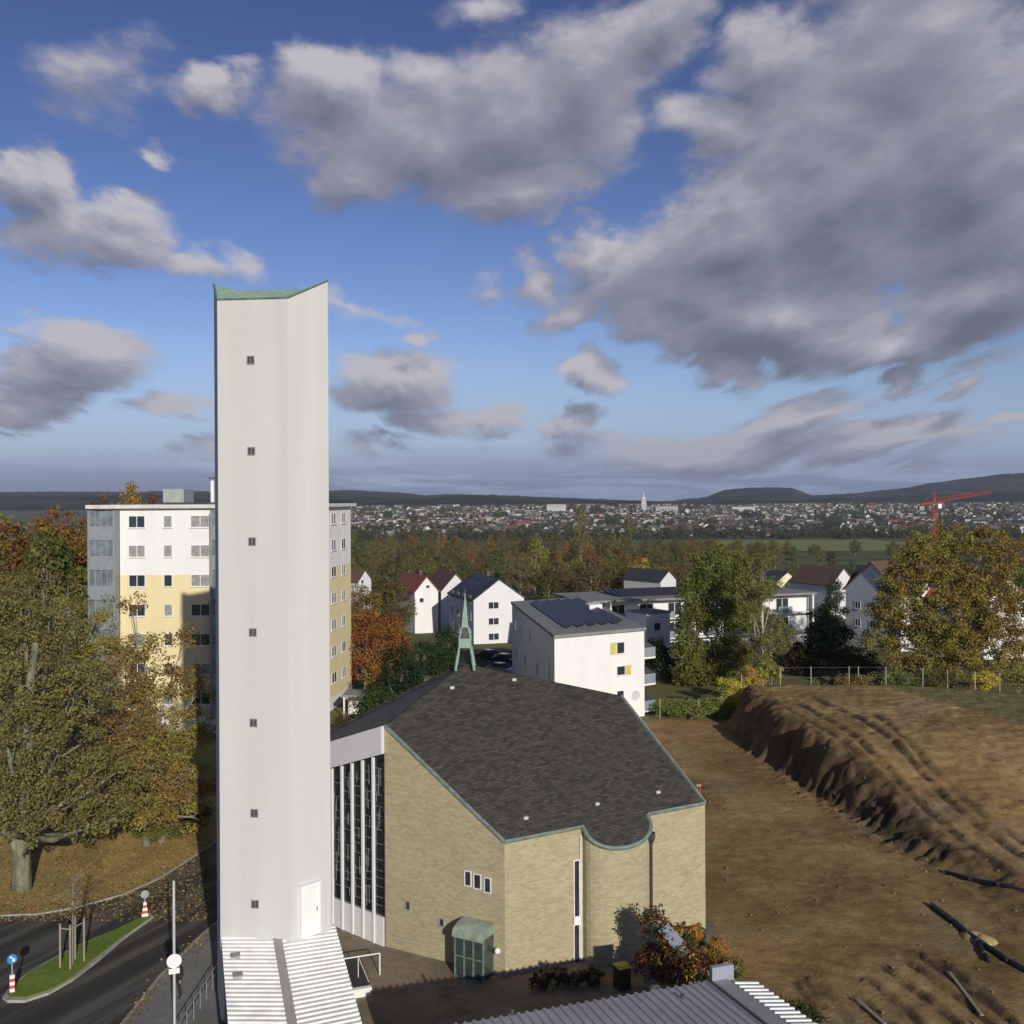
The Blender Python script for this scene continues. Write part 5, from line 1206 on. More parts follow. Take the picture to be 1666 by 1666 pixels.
# young tree with stakes
q = P(118, 1574); q.z = .17
yt = thing('young_tree', 'young tree tied between wooden stakes on the traffic island', 'tree', tuple(q))
mb = MB(); mb.tube([q, q + Vector((.03, 0, 2.2)), q + Vector((0, .1, 4.2))], [.05, .035, .01], 6)
for k_ in range(34): 
    z_ = rnd.uniform(2.0, 4.0); a_ = rnd.uniform(0, 6.3); l_ = rnd.uniform(.4, 1.0); s_ = q + up * z_; mb.tube([s_, s_ + Vector((math.cos(a_) * l_ * .5, math.sin(a_) * l_ * .5, l_ * .5)), s_ + Vector((math.cos(a_) * l_, math.sin(a_) * l_, l_ * .8))], [.014, .009, .004], 4)
part('trunk', mb, bark, yt)
me = leaf_mesh('crown', np.array([[rnd.uniform(-.8, .8), rnd.uniform(-.8, .8), rnd.uniform(2.4, 4.4), rnd.random()] for _ in range(40)]), .08, 9, .3, 5); c_ = link(bpy.data.objects.new('crown', me), yt); c_.color = BROWN + (1,)
for sx_, sy_ in ((-.42, -.35), (.12, -.5), (.42, .3), (-.1, .5)):
    mb = MB(); b_ = q + Vector((sx_, sy_, 0)); mb.tube([b_, b_ + up * 2.05], .05, 7); part('stake', mb, wood, yt)
mb = MB(); mb.tube([q + Vector((-.42, -.38, 1.85)), q + Vector((.12, -.52, 1.85)), q + Vector((.44, .3, 1.85))], .035, 5); part('crossbar', mb, wood, yt)
# tall pole with round sign
q = P(284, 1692); base = Vector((q.x, q.y, .12)); d_ = q.y
sp_ = thing('sign_pole', 'tall thin pale pole with round white sign and small plate on the pavement', 'signpost', tuple(base)); tc_ = Vector((-q.x, -q.y, 0)).normalized(); sid = up.cross(tc_)
zt_p = Q(283, 1433, d_).z; zs = Q(284, 1562, d_).z
mb = MB(); mb.tube([base, base + up * 3.0, (base.x, base.y, zt_p)], [.06, .055, .05], 8); part('pole', mb, M('galvanised', (.5, .5, .5), .45), sp_)
c_ = Vector((base.x, base.y, zs)) + tc_ * .09; mb = MB(); mb.disc(c_, tc_, .29, .02, 28); s_ = part('round_sign', mb, whitemetal, sp_)
mb = MB(); mb.tube([c_ - tc_ * .04, c_ - tc_ * .012], .08, 8); part('clamp', mb, grey_metal, s_)
mb = MB(); mb.fbox(Vector((base.x, base.y, zs)), sid, tc_, -.21, .21, .08, .10, -.52, -.30); part('plate', mb, whitemetal, sp_)
# low railing beside the pavement
rl = thing('pavement_railing', 'low thin metal railing along the near edge of the pavement', 'railing', tuple(P(250, 1640)))
mb = MB(); A_ = P(355, 1598); Bq = P(268, 1740)
A_.z = Bq.z = .12
for k_ in range(9): g_ = A_.lerp(Bq, k_ / 8); mb = MB(); mb.tube([g_, g_ + up * .8], .02, 5); part('post', mb, grey_metal, rl)
mb = MB(); mb.tube([A_ + up * .8, Bq + up * .8], .022, 5); mb.tube([A_ + up * .45, Bq + up * .45], .015, 5); part('rail', mb, grey_metal, rl)

# fallen leaves drifting onto the road edges and lawn
rl_ = random.Random(5); V_ = []; cr_ = []
def pt_in(poly, x, y):
    c_ = False; n_ = len(poly)
    for i in range(n_):
        x1, y1 = poly[i]; x2, y2 = poly[(i + 1) % n_]
        if (y1 > y) != (y2 > y) and x < (x2 - x1) * (y - y1) / (y2 - y1) + x1: c_ = not c_
    return c_
kl = [P(a, b) for a, b in UP[1:]]; kr = [P(a, b) for a, b in [(430, 1440), (330, 1526), (265, 1592), (172, 1710)]]
for _ in range(9000):
    m_ = rl_.random()
    if m_ < .84: q = P(rl_.uniform(-60, 340), rl_.uniform(1345, 1500)); z_ = .03; 
    else:
        ln = kl if m_ < .95 else kr; i = rl_.randrange(len(ln) - 1); q = ln[i].lerp(ln[i + 1], rl_.random()) + Vector((rl_.gauss(0, .3), rl_.gauss(0, .35), 0)); z_ = .14 if m_ >= .95 else .03
    w_ = rl_.uniform(.05, .10); a_ = rl_.uniform(0, 6.3); c_, s_ = math.cos(a_) * w_, math.sin(a_) * w_
    V_ += [(q.x - c_, q.y - s_, z_), (q.x + s_ * .7, q.y - c_ * .7, z_ + rl_.uniform(0, .05)), (q.x + c_, q.y + s_, z_ + rl_.uniform(0, .06)), (q.x - s_ * .7, q.y + c_ * .7, z_)]
    t_ = rl_.random(); v_ = rl_.random(); cr_ += [(t_, v_, 0, 1)] * 4
me = np_mesh('fallen_leaves', np.array(V_), np.arange(len(V_)).reshape(-1, 4), leaves, False); at = me.color_attributes.new('lc', 'FLOAT_COLOR', 'POINT'); at.data.foreach_set('color', np.array(cr_, np.float32).ravel())
o = link(bpy.data.objects.new('fallen_leaves', me)); o.color = (.24, .165, .07, 1); tag(o, 'fallen autumn leaves strewn over the lawn and road edges', 'leaves', kind='stuff')

# pedestrian in dark clothes
def person(x, y, label):
    q = P(x, y); q.z = .12; root = thing('person', label, 'person', tuple(q), rz=-.6)
    V = [(0, 0, .92), (0, .02, 1.12), (0, .02, 1.36), (0, .03, 1.46), (.18, .02, 1.38), (.23, .03, 1.12), (.24, -.08, .88), (-.18, .02, 1.38), (-.23, .03, 1.12), (-.22, -.02, .86), (.09, 0, .88), (.10, -.06, .48), (.10, .02, .09), (.10, -.14, .04), (-.09, 0, .88), (-.10, .06, .48), (-.10, .22, .12), (-.10, .10, .04), (0, .03, 1.52)]
    E = [(0, 1), (1, 2), (2, 3), (2, 4), (4, 5), (5, 6), (2, 7), (7, 8), (8, 9), (0, 10), (10, 11), (11, 12), (12, 13), (0, 14), (14, 15), (15, 16), (16, 17), (3, 18)]
    Rr = [.18, .17, .20, .06, .075, .06, .045, .075, .06, .045, .095, .07, .05, .045, .095, .07, .05, .045, .055]
    me = bpy.data.meshes.new('body'); me.from_pydata(V, E, []); me.materials.append(cloth); o = link(bpy.data.objects.new('body', me), root)
    sk = o.modifiers.new('skin', 'SKIN'); 
    for i, r_ in enumerate(Rr): me.skin_vertices[0].data[i].radius = (r_, r_ * .8)
    me.skin_vertices[0].data[0].use_root = True
    ss = o.modifiers.new('sub', 'SUBSURF'); ss.levels = 1; ss.render_levels = 1
    mb = MB(); mb.sphere((0, .0, 1.64), .105, 12, 1.2); mb.sphere((0, -.105, 1.62), .02, 6); hd = part('head', mb, skinm, root, True, local=True)
    mb = MB(); mb.sphere((0, .02, 1.68), .115, 12, 1.05); part('hair', mb, hairm, hd, True, local=True)
    for sx_ in (-1, 1):
        hx, hy, hz_ = (.24, -.1, .84) if sx_ > 0 else (-.22, -.03, .82); mb = MB(); mb.tube([(hx, hy, hz_ + .04), (hx, hy - .01, hz_ - .04)], [.035, .03], 6)
        for f_ in range(4): xo = (f_ - 1.5) * .017; mb.tube([(hx + xo, hy, hz_ - .03), (hx + xo, hy - .02, hz_ - .08), (hx + xo * .9, hy - .035, hz_ - .105 + abs(f_ - 1.5) * .006)], [.0085, .008, .006], 5)
        mb.tube([(hx - sx_ * .02, hy - .02, hz_ + .01), (hx - sx_ * .04, hy - .045, hz_ - .03), (hx - sx_ * .035, hy - .055, hz_ - .055)], [.01, .009, .007], 5); part('hand', mb, skinm, root, True, local=True)
sk_used = False
try: person(291, 1628, 'person in dark clothes walking on the pavement behind the round white sign')
except Exception as ex: print('person', ex)

# ------------------------------------------------------------------ creeper wall
cw = thing('creeper_wall', 'tall garden wall overgrown with red and orange creeper beside the apse', 'creeper wall', (7, 43, 0))
cw0 = Vector((6.0, 44.6, 0)); cw1 = Vector((8.9, 40.4, 0)); tw_ = (cw1 - cw0).normalized(); Lc = (cw1 - cw0).length; nw_ = Vector((tw_.y, -tw_.x, 0))
mb = MB(); c = lambda u, w, z: cw0 + tw_ * u + nw_ * w + up * z
A = [c(0, -.2, 0), c(Lc, -.2, 0), c(Lc, .2, 0), c(0, .2, 0), c(0, -.2, 3.3), c(Lc, -.2, 1.5), c(Lc, .2, 1.5), c(0, .2, 3.3)]
for q_ in ((0, 3, 2, 1), (4, 5, 6, 7), (0, 1, 5, 4), (1, 2, 6, 5), (2, 3, 7, 6), (3, 0, 4, 7)): mb.face([A[i] for i in q_])
part('wall', mb, concrete, cw)
for nm, colr, n_, sd2, zlo in (('red_leaves', (.095, .042, .022), 170, 91, 0), ('orange_leaves', (.24, .125, .035), 60, 92, .3), ('green_leaves', (.05, .06, .02), 90, 93, 0)):
    r_ = random.Random(sd2); cl = []
    for _ in range(n_):
        u_ = r_.random() * Lc; zt__ = 3.45 - 1.8 * u_ / Lc; cl.append((*(c(u_, r_.uniform(-.55, .55), 0) - cw.location)[:2], zt__ * (r_.random() ** .6) + zlo * .3, r_.random()))
    me = leaf_mesh(nm, np.array(cl), .13, 55, .38, sd2); o2 = link(bpy.data.objects.new(nm, me), cw); o2.color = colr + (1,)
mb = MB(); mb.face([c(1.3, -.1, 3.15), c(2.3, -.1, 2.75), c(2.3, .5, 2.6), c(1.3, .5, 3.0)]); mb.face([c(1.3, -.1, 3.1), c(1.3, .5, 2.95), c(2.3, .5, 2.55), c(2.3, -.1, 2.7)]); part('metal_cap', mb, M('pale_blue_grey_sheet', (.3, .32, .38)), cw)
for i, (x, y, rx, h, c_) in enumerate([(1128, 1548, .55, 1.5, (.33, .17, .03)), (1160, 1580, .9, 1.1, (.24, .15, .03)), (1190, 1590, .8, .9, (.14, .12, .03)), (1170, 1560, .5, 1.2, (.28, .14, .04))]):
    bush('shrub', ['upright orange shrub against the church corner', 'orange brown shrub above the hall roof edge', 'olive shrub beside the pale gable panel', 'small copper shrub between church corner and plot'][i], tuple(P(x, y)), rx, rx, h, c_, 100 + i, nc=36, per=45, leaf=.09)
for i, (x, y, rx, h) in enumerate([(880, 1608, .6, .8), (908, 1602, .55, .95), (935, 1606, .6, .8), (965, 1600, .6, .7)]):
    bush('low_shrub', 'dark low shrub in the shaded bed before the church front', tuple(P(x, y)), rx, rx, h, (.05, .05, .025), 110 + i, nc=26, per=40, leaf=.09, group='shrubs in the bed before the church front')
yb_ = thing('flower_tub', 'small bright yellow tub beside the pale gable panel', 'tub', tuple(P(1182, 1592))); q = P(1182, 1592); mb = MB(); mb.tube([q, q + up * .5], [.16, .22], 10); part('tub', mb, grey_metal, yb_); mb = MB(); mb.sphere(q + up * .58, .24, 10, .7); part('yellow_flowers', mb, yellowpl, yb_)
bush('shrub', 'dark green shrub at the lower edge right of the white ribbed roof', tuple(P(1290, 1672)), 1.3, .9, 1.1, (.05, .055, .02), 120, nc=60, per=60, leaf=.09)

# ------------------------------------------------------------------ building plot things
for i, pts in enumerate([[(1537, 1421), (1580, 1433), (1625, 1442), (1700, 1463)], [(1517, 1476), (1548, 1500), (1575, 1522), (1600, 1540), (1640, 1566), (1700, 1600)], [(1592, 1535), (1602, 1555), (1609, 1567)]]):
    gp = [G(*p_) for p_ in pts]; mb = MB(); gp = [v + up * (.12 + float(ground_h(v.x, v.y)) - v.z) for v in gp]
    o = thing('drain_pipe', ['long black pipe lying at the upper right of the plot', 'longest black pipe lying across the dirt at the lower right', 'short black pipe piece branching from the long pipe'][i], 'pipe', tuple(gp[0])); mb.tube(gp, .13 if i < 2 else .1, 8); part('pipe', mb, blackplastic, o, True)
    mb = MB()
    for v0_, v1_ in zip(gp[:-1], gp[1:]): mb = MB(); d_ = (v1_ - v0_).normalized(); mb.tube([v0_ - d_ * .08, v0_ + d_ * .08], .15, 8); part('coupling', mb, darkmetal, o)
for i, x in enumerate((1135, 1139)):
    q = P(x, 1313); o = thing('marker_rod', ['red survey rod on the dirt, left one of the pair', 'red survey rod on the dirt, right one of the pair'][i], 'survey rod', tuple(q)); mb = MB(); mb.tube([q, q + up * 1.5], .03, 6); part('rod', mb, redpaint, o); mb = MB(); mb.tube([q + up * 1.5, q + up * 1.6], .05, 6); part('cap', mb, whitemetal, o)
def plank(pa, pb, lab):
    a = G(*pa); b = G(*pb); t_ = (b - a).normalized(); n_ = Vector((-t_.y, t_.x, 0)).normalized(); o = thing('plank', lab, 'plank', tuple(a)); mb = MB(); mb.fbox(a + up * (.1 + float(ground_h(a.x, a.y)) - a.z), t_, n_, 0, (b - a).length, -.07, .07, 0, .06); part('board', mb, wood, o)
plank((1545, 1585), (1598, 1655), 'long pale plank lying along the wheel tracks at the lower right'); plank((1395, 1632), (1440, 1672), 'short pale plank lying near the lower frame edge')
for i, (x, y) in enumerate([(1585, 1524), (1600, 1530)]):
    q = G(x, y); o = thing('sand_heap', ['small yellow sand heap beside the long pipe', 'second tiny yellow sand heap right of the first'][i], 'sand heap', tuple(q)); mb = MB(); mb.tube([q + up * -.1, q + up * .12, q + up * .3], [.8, .5, .02], 12); part('sand', mb, M('yellow_sand', (.38, .30, .12), .95, .2, 3), o, True)
# stones scattered on the bare earth
sv_ = []; fs_ = []; rr_ = random.Random(12); mb = MB()
for _ in range(1700):
    x_ = rr_.uniform(12, 40); y_ = rr_.uniform(33, 96)
    dx_ = x_ - float(footx(y_))
    if rr_.random() > (.9 if -1.2 < dx_ < 4 else .25): continue
    z_ = float(ground_h(x_, y_)); s_ = rr_.uniform(.02, .085) * (1.5 if rr_.random() < .06 else 1); A = [Vector((x_ + rr_.uniform(-s_, s_), y_ + rr_.uniform(-s_, s_), z_ + rr_.uniform(-.02, s_))) for _ in range(2)]
    mb.tube([A[0], A[0].lerp(A[1], .5) + up * s_ * .3, A[1] + up * .01], [s_ * .3, s_, s_ * .3], 5)
o = link(bpy.data.objects.new('soil_clods', mb.mesh('soil_clods', M('clod_soil', (.22, .15, .075), .95, .4, 1)))); tag(o, 'loose clods of earth scattered over the dug plot', 'soil', kind='stuff')
# plot fence
fe = thing('plot_fence', 'thin post and wire fence along the far side of the plot', 'fence', (26, 98, 0)); fpts = []
for x in (1072, 1135, 1205, 1268, 1318, 1380, 1395, 1440, 1500, 1540, 1585, 1625, 1672):
    d = 98 if x < 1250 else 100; X_ = (x - HX) / F * d; z_ = float(ground_h(X_, d)); fpts.append(Vector((X_, d, z_)))
for v in fpts: mb = MB(); mb.tube([v - up * .2, v + up * 2.0], .04, 6); part('post', mb, M('pale_post', (.42, .42, .36), .8), fe)
mb = MB()
for hh in (.9, 1.9): mb.tube([v + up * hh for v in fpts], .006, 4)
part('wire', mb, grey_metal, fe)
fe2 = thing('garden_fence', 'light wooden rail fence in the garden beside the birch', 'fence', (33, 112, 0)); mb = MB(); A_ = Q(1252, 1085, 112); Bq = Q(1290, 1096, 108)
A_.z = gh(0, 112) + 1.1; Bq.z = gh(0, 108) + 1.1; mb.tube([A_, Bq], .05, 5); part('rail', mb, M('pale_post', (.42, .42, .36)), fe2); 
for k_ in range(4): v = A_.lerp(Bq, k_ / 3); mb = MB(); mb.tube([v - up * 1.3, v], .05, 5); part('post', mb, MAT['pale_post'], fe2)

# ------------------------------------------------------------------ right hand trees
def spot(x, d): return ((x - HX) / F * d, d, gh((x - HX) / F * d, d))
lg = spot(1165, 118)
tree('lime_tree', 'tall dense green and yellow tree in front of the long white block', lg, 16, 5.2, (.125, .13, .035), 130, nc=950, per=70, leaf=.24, spread=.95, trunk=.3, clear=.06,
     lobes=lobes_at([(1150,1080,118,45),(1120,1050,117,28),(1190,1060,119,40),(1130,1000,117,30),(1170,990,118,45),(1205,1000,119,35),(1125,960,117,22),(1155,940,118,36),(1190,930,119,36),(1170,910,118,26),(1205,915,119,18),(1140,915,118,18),(1210,950,119,26),(1112,1020,117,18),(1180,1100,118,30),(1120,1090,117,28)], lg))
lg = spot(1240, 108)
t_ = tree('birch_tree', 'slender birch with pale trunk and sparse yellow green leaves', lg, 14, 2.6, (.17, .165, .055), 131, nc=300, per=50, leaf=.17, spread=.8, trunk=.16, bk=birch, hollow=.2,
     lobes=lobes_at([(1240,1075,108,18),(1240,1040,108,22),(1225,1000,108,22),(1258,1010,109,22),(1240,960,108,24),(1225,940,108,18),(1255,950,108,18),(1240,915,108,16),(1265,1050,108,22),(1280,1030,109,16),(1215,970,109,16)], lg))
lg = spot(1550, 112)
tree('oak_tree', 'huge round orange and gold oak on the right beyond the plot', lg, 19, 9.5, (.19, .145, .042), 132, nc=1150, per=75, leaf=.23, spread=.8, trunk=.42, clear=.1,
     lobes=lobes_at([(1550,1000,110,75),(1480,1000,111,60),(1620,1000,111,60),(1510,920,112,55),(1590,920,112,60),(1550,880,112,36),(1470,940,112,38),(1440,1000,112,34),(1445,960,112,28),(1660,960,112,45),(1640,900,112,34),(1500,890,112,30),(1610,880,112,30),(1530,1060,109,50),(1600,1060,109,50),(1470,1060,110,40),(1430,1040,112,28),(1660,1040,111,40),(1565,1090,108,34),(1500,1090,109,30),(1650,1075,110,30)], lg))
for i, (x, d, rx, h, c, nm) in enumerate([(1195, 99, 1.9, 3.6, (.42, .36, .05), 'bright yellow shrub at the edge of the plot'), (1222, 100, 1.4, 3.0, (.36, .22, .05), 'orange yellow shrub touching the birch trunk'), (1252, 101, 1.5, 3.2, (.26, .26, .05), 'tall yellow green shrub right of the birch'),
        (1090, 99, 2.2, 1.9, (.13, .16, .04), 'dark green hedge plant beside the white block'), (1125, 98.5, 2.4, 2.1, (.16, .18, .045), 'mid green hedge plant left of the yellow shrub'), (1160, 99, 2.2, 2.2, (.19, .20, .05), 'leafy green hedge plant next to the yellow shrub'),
        (1600, 101, 1.6, 2.6, (.4, .33, .06), 'yellow bush below the big orange oak'), (1385, 101, 2.0, 1.6, (.19, .13, .05), 'reddish brown bush by the fence in the middle of the gap'), (1460, 102, 2.4, 2.0, (.13, .14, .045), 'green bush by the fence left of the oak'), (1340, 103, 2.2, 1.5, (.16, .15, .06), 'low grey green bush by the fence near the posts'),
        (1525, 101, 2.2, 2.0, (.09, .10, .03), 'dark bush right under the oak trunk'), (1655, 102, 2.4, 2.8, (.2, .18, .05), 'olive bush at the right frame edge by the fence'), (1425, 103, 2.0, 1.8, (.16, .14, .05), 'brownish bush by the fence left of the green one')]):
    bush('shrub', nm, spot(x, d), rx, rx * .8, h, c, 140 + i, nc=70, per=46, leaf=.16)
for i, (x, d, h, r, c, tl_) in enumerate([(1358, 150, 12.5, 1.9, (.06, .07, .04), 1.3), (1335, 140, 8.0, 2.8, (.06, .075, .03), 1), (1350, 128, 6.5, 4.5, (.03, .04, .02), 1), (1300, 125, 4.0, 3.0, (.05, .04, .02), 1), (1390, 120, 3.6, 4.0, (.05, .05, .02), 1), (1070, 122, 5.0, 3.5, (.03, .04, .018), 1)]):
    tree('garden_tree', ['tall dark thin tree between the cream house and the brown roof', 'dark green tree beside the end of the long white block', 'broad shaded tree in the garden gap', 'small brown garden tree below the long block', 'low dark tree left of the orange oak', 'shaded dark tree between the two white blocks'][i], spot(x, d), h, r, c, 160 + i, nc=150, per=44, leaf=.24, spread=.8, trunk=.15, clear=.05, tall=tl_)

# ------------------------------------------------------------------ crane
cr = thing('tower_crane', 'orange red tower crane rising behind the big oak', 'crane', spot(1520, 420)); d = 420; X_ = cr.location.x; up = Vector((0, 0, 1))
zc = Q(1520, 818, d).z; z_top = Q(1520, 800, d).z; zg = cr.location.z; mb = MB(); w_ = 1.0
for sx_ in (-w_, w_):
    for sy_ in (-w_, w_): mb.tube([(X_ + sx_, d + sy_, zg), (X_ + sx_, d + sy_, zc + .5)], .17, 4)
k_ = zg
while k_ < zc - 2:
    for sy_ in (-w_, w_): mb.tube([(X_ - w_, d + sy_, k_), (X_ + w_, d + sy_, k_ + 2.2)], .13, 4); mb.tube([(X_ + w_, d + sy_, k_), (X_ - w_, d + sy_, k_ + 2.2)], .13, 4)
    k_ += 2.2
part('mast', mb, orangepaint, cr)
jt = Q(1612, 802, d + 25); js = Vector((X_, d, zc)); mb = MB(); jd = (jt - js); 
sid = Vector((-jd.y, jd.x, 0)).normalized()
for o_2, dz in ((sid * .7, 0), (sid * -.7, 0), (sid * 0, 1.9)): mb.tube([js + o_2 + up * dz, jt + o_2 * .5 + up * dz * .5], .11, 4)
for k_ in range(26):
    a_ = js.lerp(jt, k_ / 26); b_ = js.lerp(jt, (k_ + .5) / 26); c_ = js.lerp(jt, (k_ + 1) / 26)
    for s_ in (.7, -.7): mb.tube([a_ + sid * s_, b_ + up * (1.9 - .9 * k_ / 26), c_ + sid * s_], .07, 4)
part('jib', mb, orangepaint, cr); mb = MB(); mb.tube([js + up * 4.6, js + jd * .75 + up * 1.0], .07, 4); mb.tube([js + up * 4.6, js - jd * .22], .07, 4); part('tie_bar', mb, orangepaint, cr)
mb = MB(); mb.tube([js, js + up * 4.8], [.7, .15], 4); part('mast_head', mb, orangepaint, cr); mb = MB(); mb.tube([js, js - jd * .22], .5, 4); cj = part('counter_jib', mb, orangepaint, cr)
e_c = js - jd * .22; mb = MB(); mb.box(e_c.x - 1, e_c.x + 1, e_c.y - 1, e_c.y + 1, e_c.z - 2.2, e_c.z - .5); part('counterweight', mb, concrete, cj); mb = MB(); mb.box(X_ + .9, X_ + 2.4, d - 1.8, d - .4, zc - 2.4, zc - .4); part('cab', mb, whitemetal, cr)

# ------------------------------------------------------------------ wood beyond the houses
gW = 'trees of the wide wood beyond the houses'
n_w = 0
for row, (d, x0, x1, st) in enumerate([(255, 900, 1130, 34), (300, 640, 1290, 36), (350, 570, 1200, 32), (400, 570, 1230, 30), (460, 560, 1250, 27), (520, 560, 1280, 26), (600, 560, 1300, 23)]):
    x = x0
    while x < x1:
        dd = d + rnd.uniform(-14, 14); xx = x + rnd.uniform(-9, 9)
        top_y = (868 + (8 if xx > 1000 else 0) + rnd.uniform(-4, 9)) if row > 4 else (884 + rnd.uniform(-10, 12)) if row > 2 else 908 + rnd.uniform(-12, 20)
        X_ = (xx - HX) / F * dd; zg = gh(X_, dd); h = max(6, Q(xx, top_y, dd).z - zg); h = min(h, 24)
        c = rnd.choice([(.13, .125, .038), (.085, .10, .03), (.12, .095, .038), (.14, .12, .04), (.12, .08, .04), (.19, .115, .035), (.10, .095, .034), (.13, .10, .05)])
        i = rnd.choice([1, 2, 0]); place(i, X_, dd, zg, rnd.uniform(.8, 1.1), vary(c), 'wood_tree', cname(c) + (' in the front' if row < 3 else ' in the back') + ' rows of the wide wood, ' + side(xx), gW, sz=h / (20, 18, 16, 17)[i])
        x += st * rnd.uniform(.8, 1.2); n_w += 1
for (x, d, h, c, lab) in [(870, 300, 18, (.20, .19, .05), 'pale yellow green tree standing out of the wood'), (1040, 270, 14, (.33, .19, .04), 'bright golden tree behind the long white block'), (945, 380, 29, (.15, .13, .05), 'tall pale tree rising above the wood towards the town'), (1020, 400, 29, (.13, .12, .05), 'slim pale tree rising above the wood right of the tall one'), (960, 260, 14, (.13, .08, .035), 'russet brown tree above the solar roof block'), (900, 250, 13, (.11, .07, .03), 'dusky brown tree right of the solar gabled house')]:
    place(3 if 'slim' in lab or 'golden' in lab else 1, *spot(x, d)[:2], gh(0, d), 1.1, c, 'wood_tree', lab, None, sz=h / 17.0)
gR = 'trees and bushes in the fields at the right'
for k_ in range(70):
    d = rnd.choice([rnd.uniform(250, 400), rnd.uniform(400, 780), rnd.uniform(1180, 1330)]); x = rnd.uniform(1225, 1720) if d < 600 else rnd.uniform(1150, 1720)
    h = rnd.uniform(6, 10) if d < 500 else rnd.uniform(9, 15)
    if x > 1225 and 780 < d < 1180: continue
    if 1262 < x < 1400 and d < 260: continue
    cR = rnd.choice([(.08, .11, .03), (.14, .13, .04), (.15, .09, .04), (.09, .09, .035)])
    place(2, *spot(x, d)[:2], gh(0, d), .8 if d < 600 else 1.2, vary(cR), 'field_tree', 'low ' + cname(cR) + (' among the gardens at the right' if d < 420 else ' along the far side of the bright meadow'), gR, sz=h / 16)
for i in range(4):
    if not used[i]: bpy.data.objects.remove(protos[i])

# ------------------------------------------------------------------ the town
def town_house(w, l, h, rh, seed):
    root = thing('town_house', 'x', 'house'); mb = MB()
    A = [(-w, -l, -2), (w, -l, -2), (w, l, -2), (-w, l, -2)]; B_ = [(a_, b_, h) for a_, b_, _ in A]; T0, T1 = (0, -l, h + rh), (0, l, h + rh)
    mb.face([A[0], A[1], B_[1], T0, B_[0]]); mb.face([A[2], A[3], B_[3], T1, B_[2]]); mb.face([A[1], A[2], B_[2], B_[1]]); mb.face([A[3], A[0], B_[0], B_[3]]); part('wall', mb, ocol, root, local=True)
    mb = MB(); o = .4; k2_ = rh / w * o
    mb.face([(-w - o, -l - o, h - k2_), (0, -l - o, h + rh + .1), (0, l + o, h + rh + .1), (-w - o, l + o, h - k2_)][::-1]); mb.face([(w + o, -l - o, h - k2_), (0, -l - o, h + rh + .1), (0, l + o, h + rh + .1), (w + o, l + o, h - k2_)])
    mb.face([(-w - o, -l - o, h - k2_), (0, -l - o, h + rh + .1), (0, -l - o, h + rh - .25), (-w - o, -l - o, h - k2_ - .3)]); mb.face([(w + o, -l - o, h - k2_), (0, -l - o, h + rh + .1), (0, -l - o, h + rh - .25), (w + o, -l - o, h - k2_ - .3)])
    rf = part('roof', mb, oroof, root, local=True); mb = MB(); mb.box(w * .3, w * .3 + .7, l * .2, l * .2 + .7, h + rh * .4, h + rh + 1); part('chimney', mb, tile_brown, rf, local=True)
    mb = MB()
    for z_ in (1.2, 3.9):
        if z_ + 1.3 < h:
            for x_ in (-w * .55, w * .25): mb.box(x_, x_ + 1.3, -l - .05, -l - .01, z_, z_ + 1.3)
            for y_ in (-l * .6, 0, l * .5): mb.box(w + .01, w + .05, y_, y_ + 1.2, z_, z_ + 1.3); mb.box(-w - .05, -w - .01, y_, y_ + 1.2, z_, z_ + 1.3)
    part('windows', mb, glass, root, local=True)
    return root
tp = [town_house(4.6, 5.5, 5.6, 4.2, 1), town_house(5.5, 8, 6.5, 4.0, 2), town_house(6, 11, 8.5, 3.2, 3)]
tu = [False] * 3
WC = [(.58, .57, .55), (.72, .71, .69), (.42, .38, .30), (.34, .34, .34), (.50, .44, .32), (.26, .22, .19)]; RC = [(.05, .05, .055), (.06, .06, .065), (.13, .065, .05), (.24, .09, .06), (.10, .08, .07), (.15, .15, .16)]
gT = 'houses of the distant town'
cand = []
rt = random.Random(99)
def clear_(x, y):
    return all(abs(x - a) > 11 or abs(y - b) > 16 for a, b in cand)
tries = 0
while len(cand) < 1500 and tries < 60000:
    tries += 1; d = 1340 + (rt.random() ** .9) * 1900; px = rt.uniform(540, 1700)
    if px > 1330 and rt.random() < .45: continue
    dens_ = vnoise(np.array([px / 45.0]), np.array([d / 130.0]), 7)[0]
    if dens_ < .40: continue
    X_ = (px - HX) / F * d
    if clear_(X_, d): cand.append((X_, d))
cand.sort(key=lambda q: q[1])
stuff_v = MB(); stuff_r = MB()
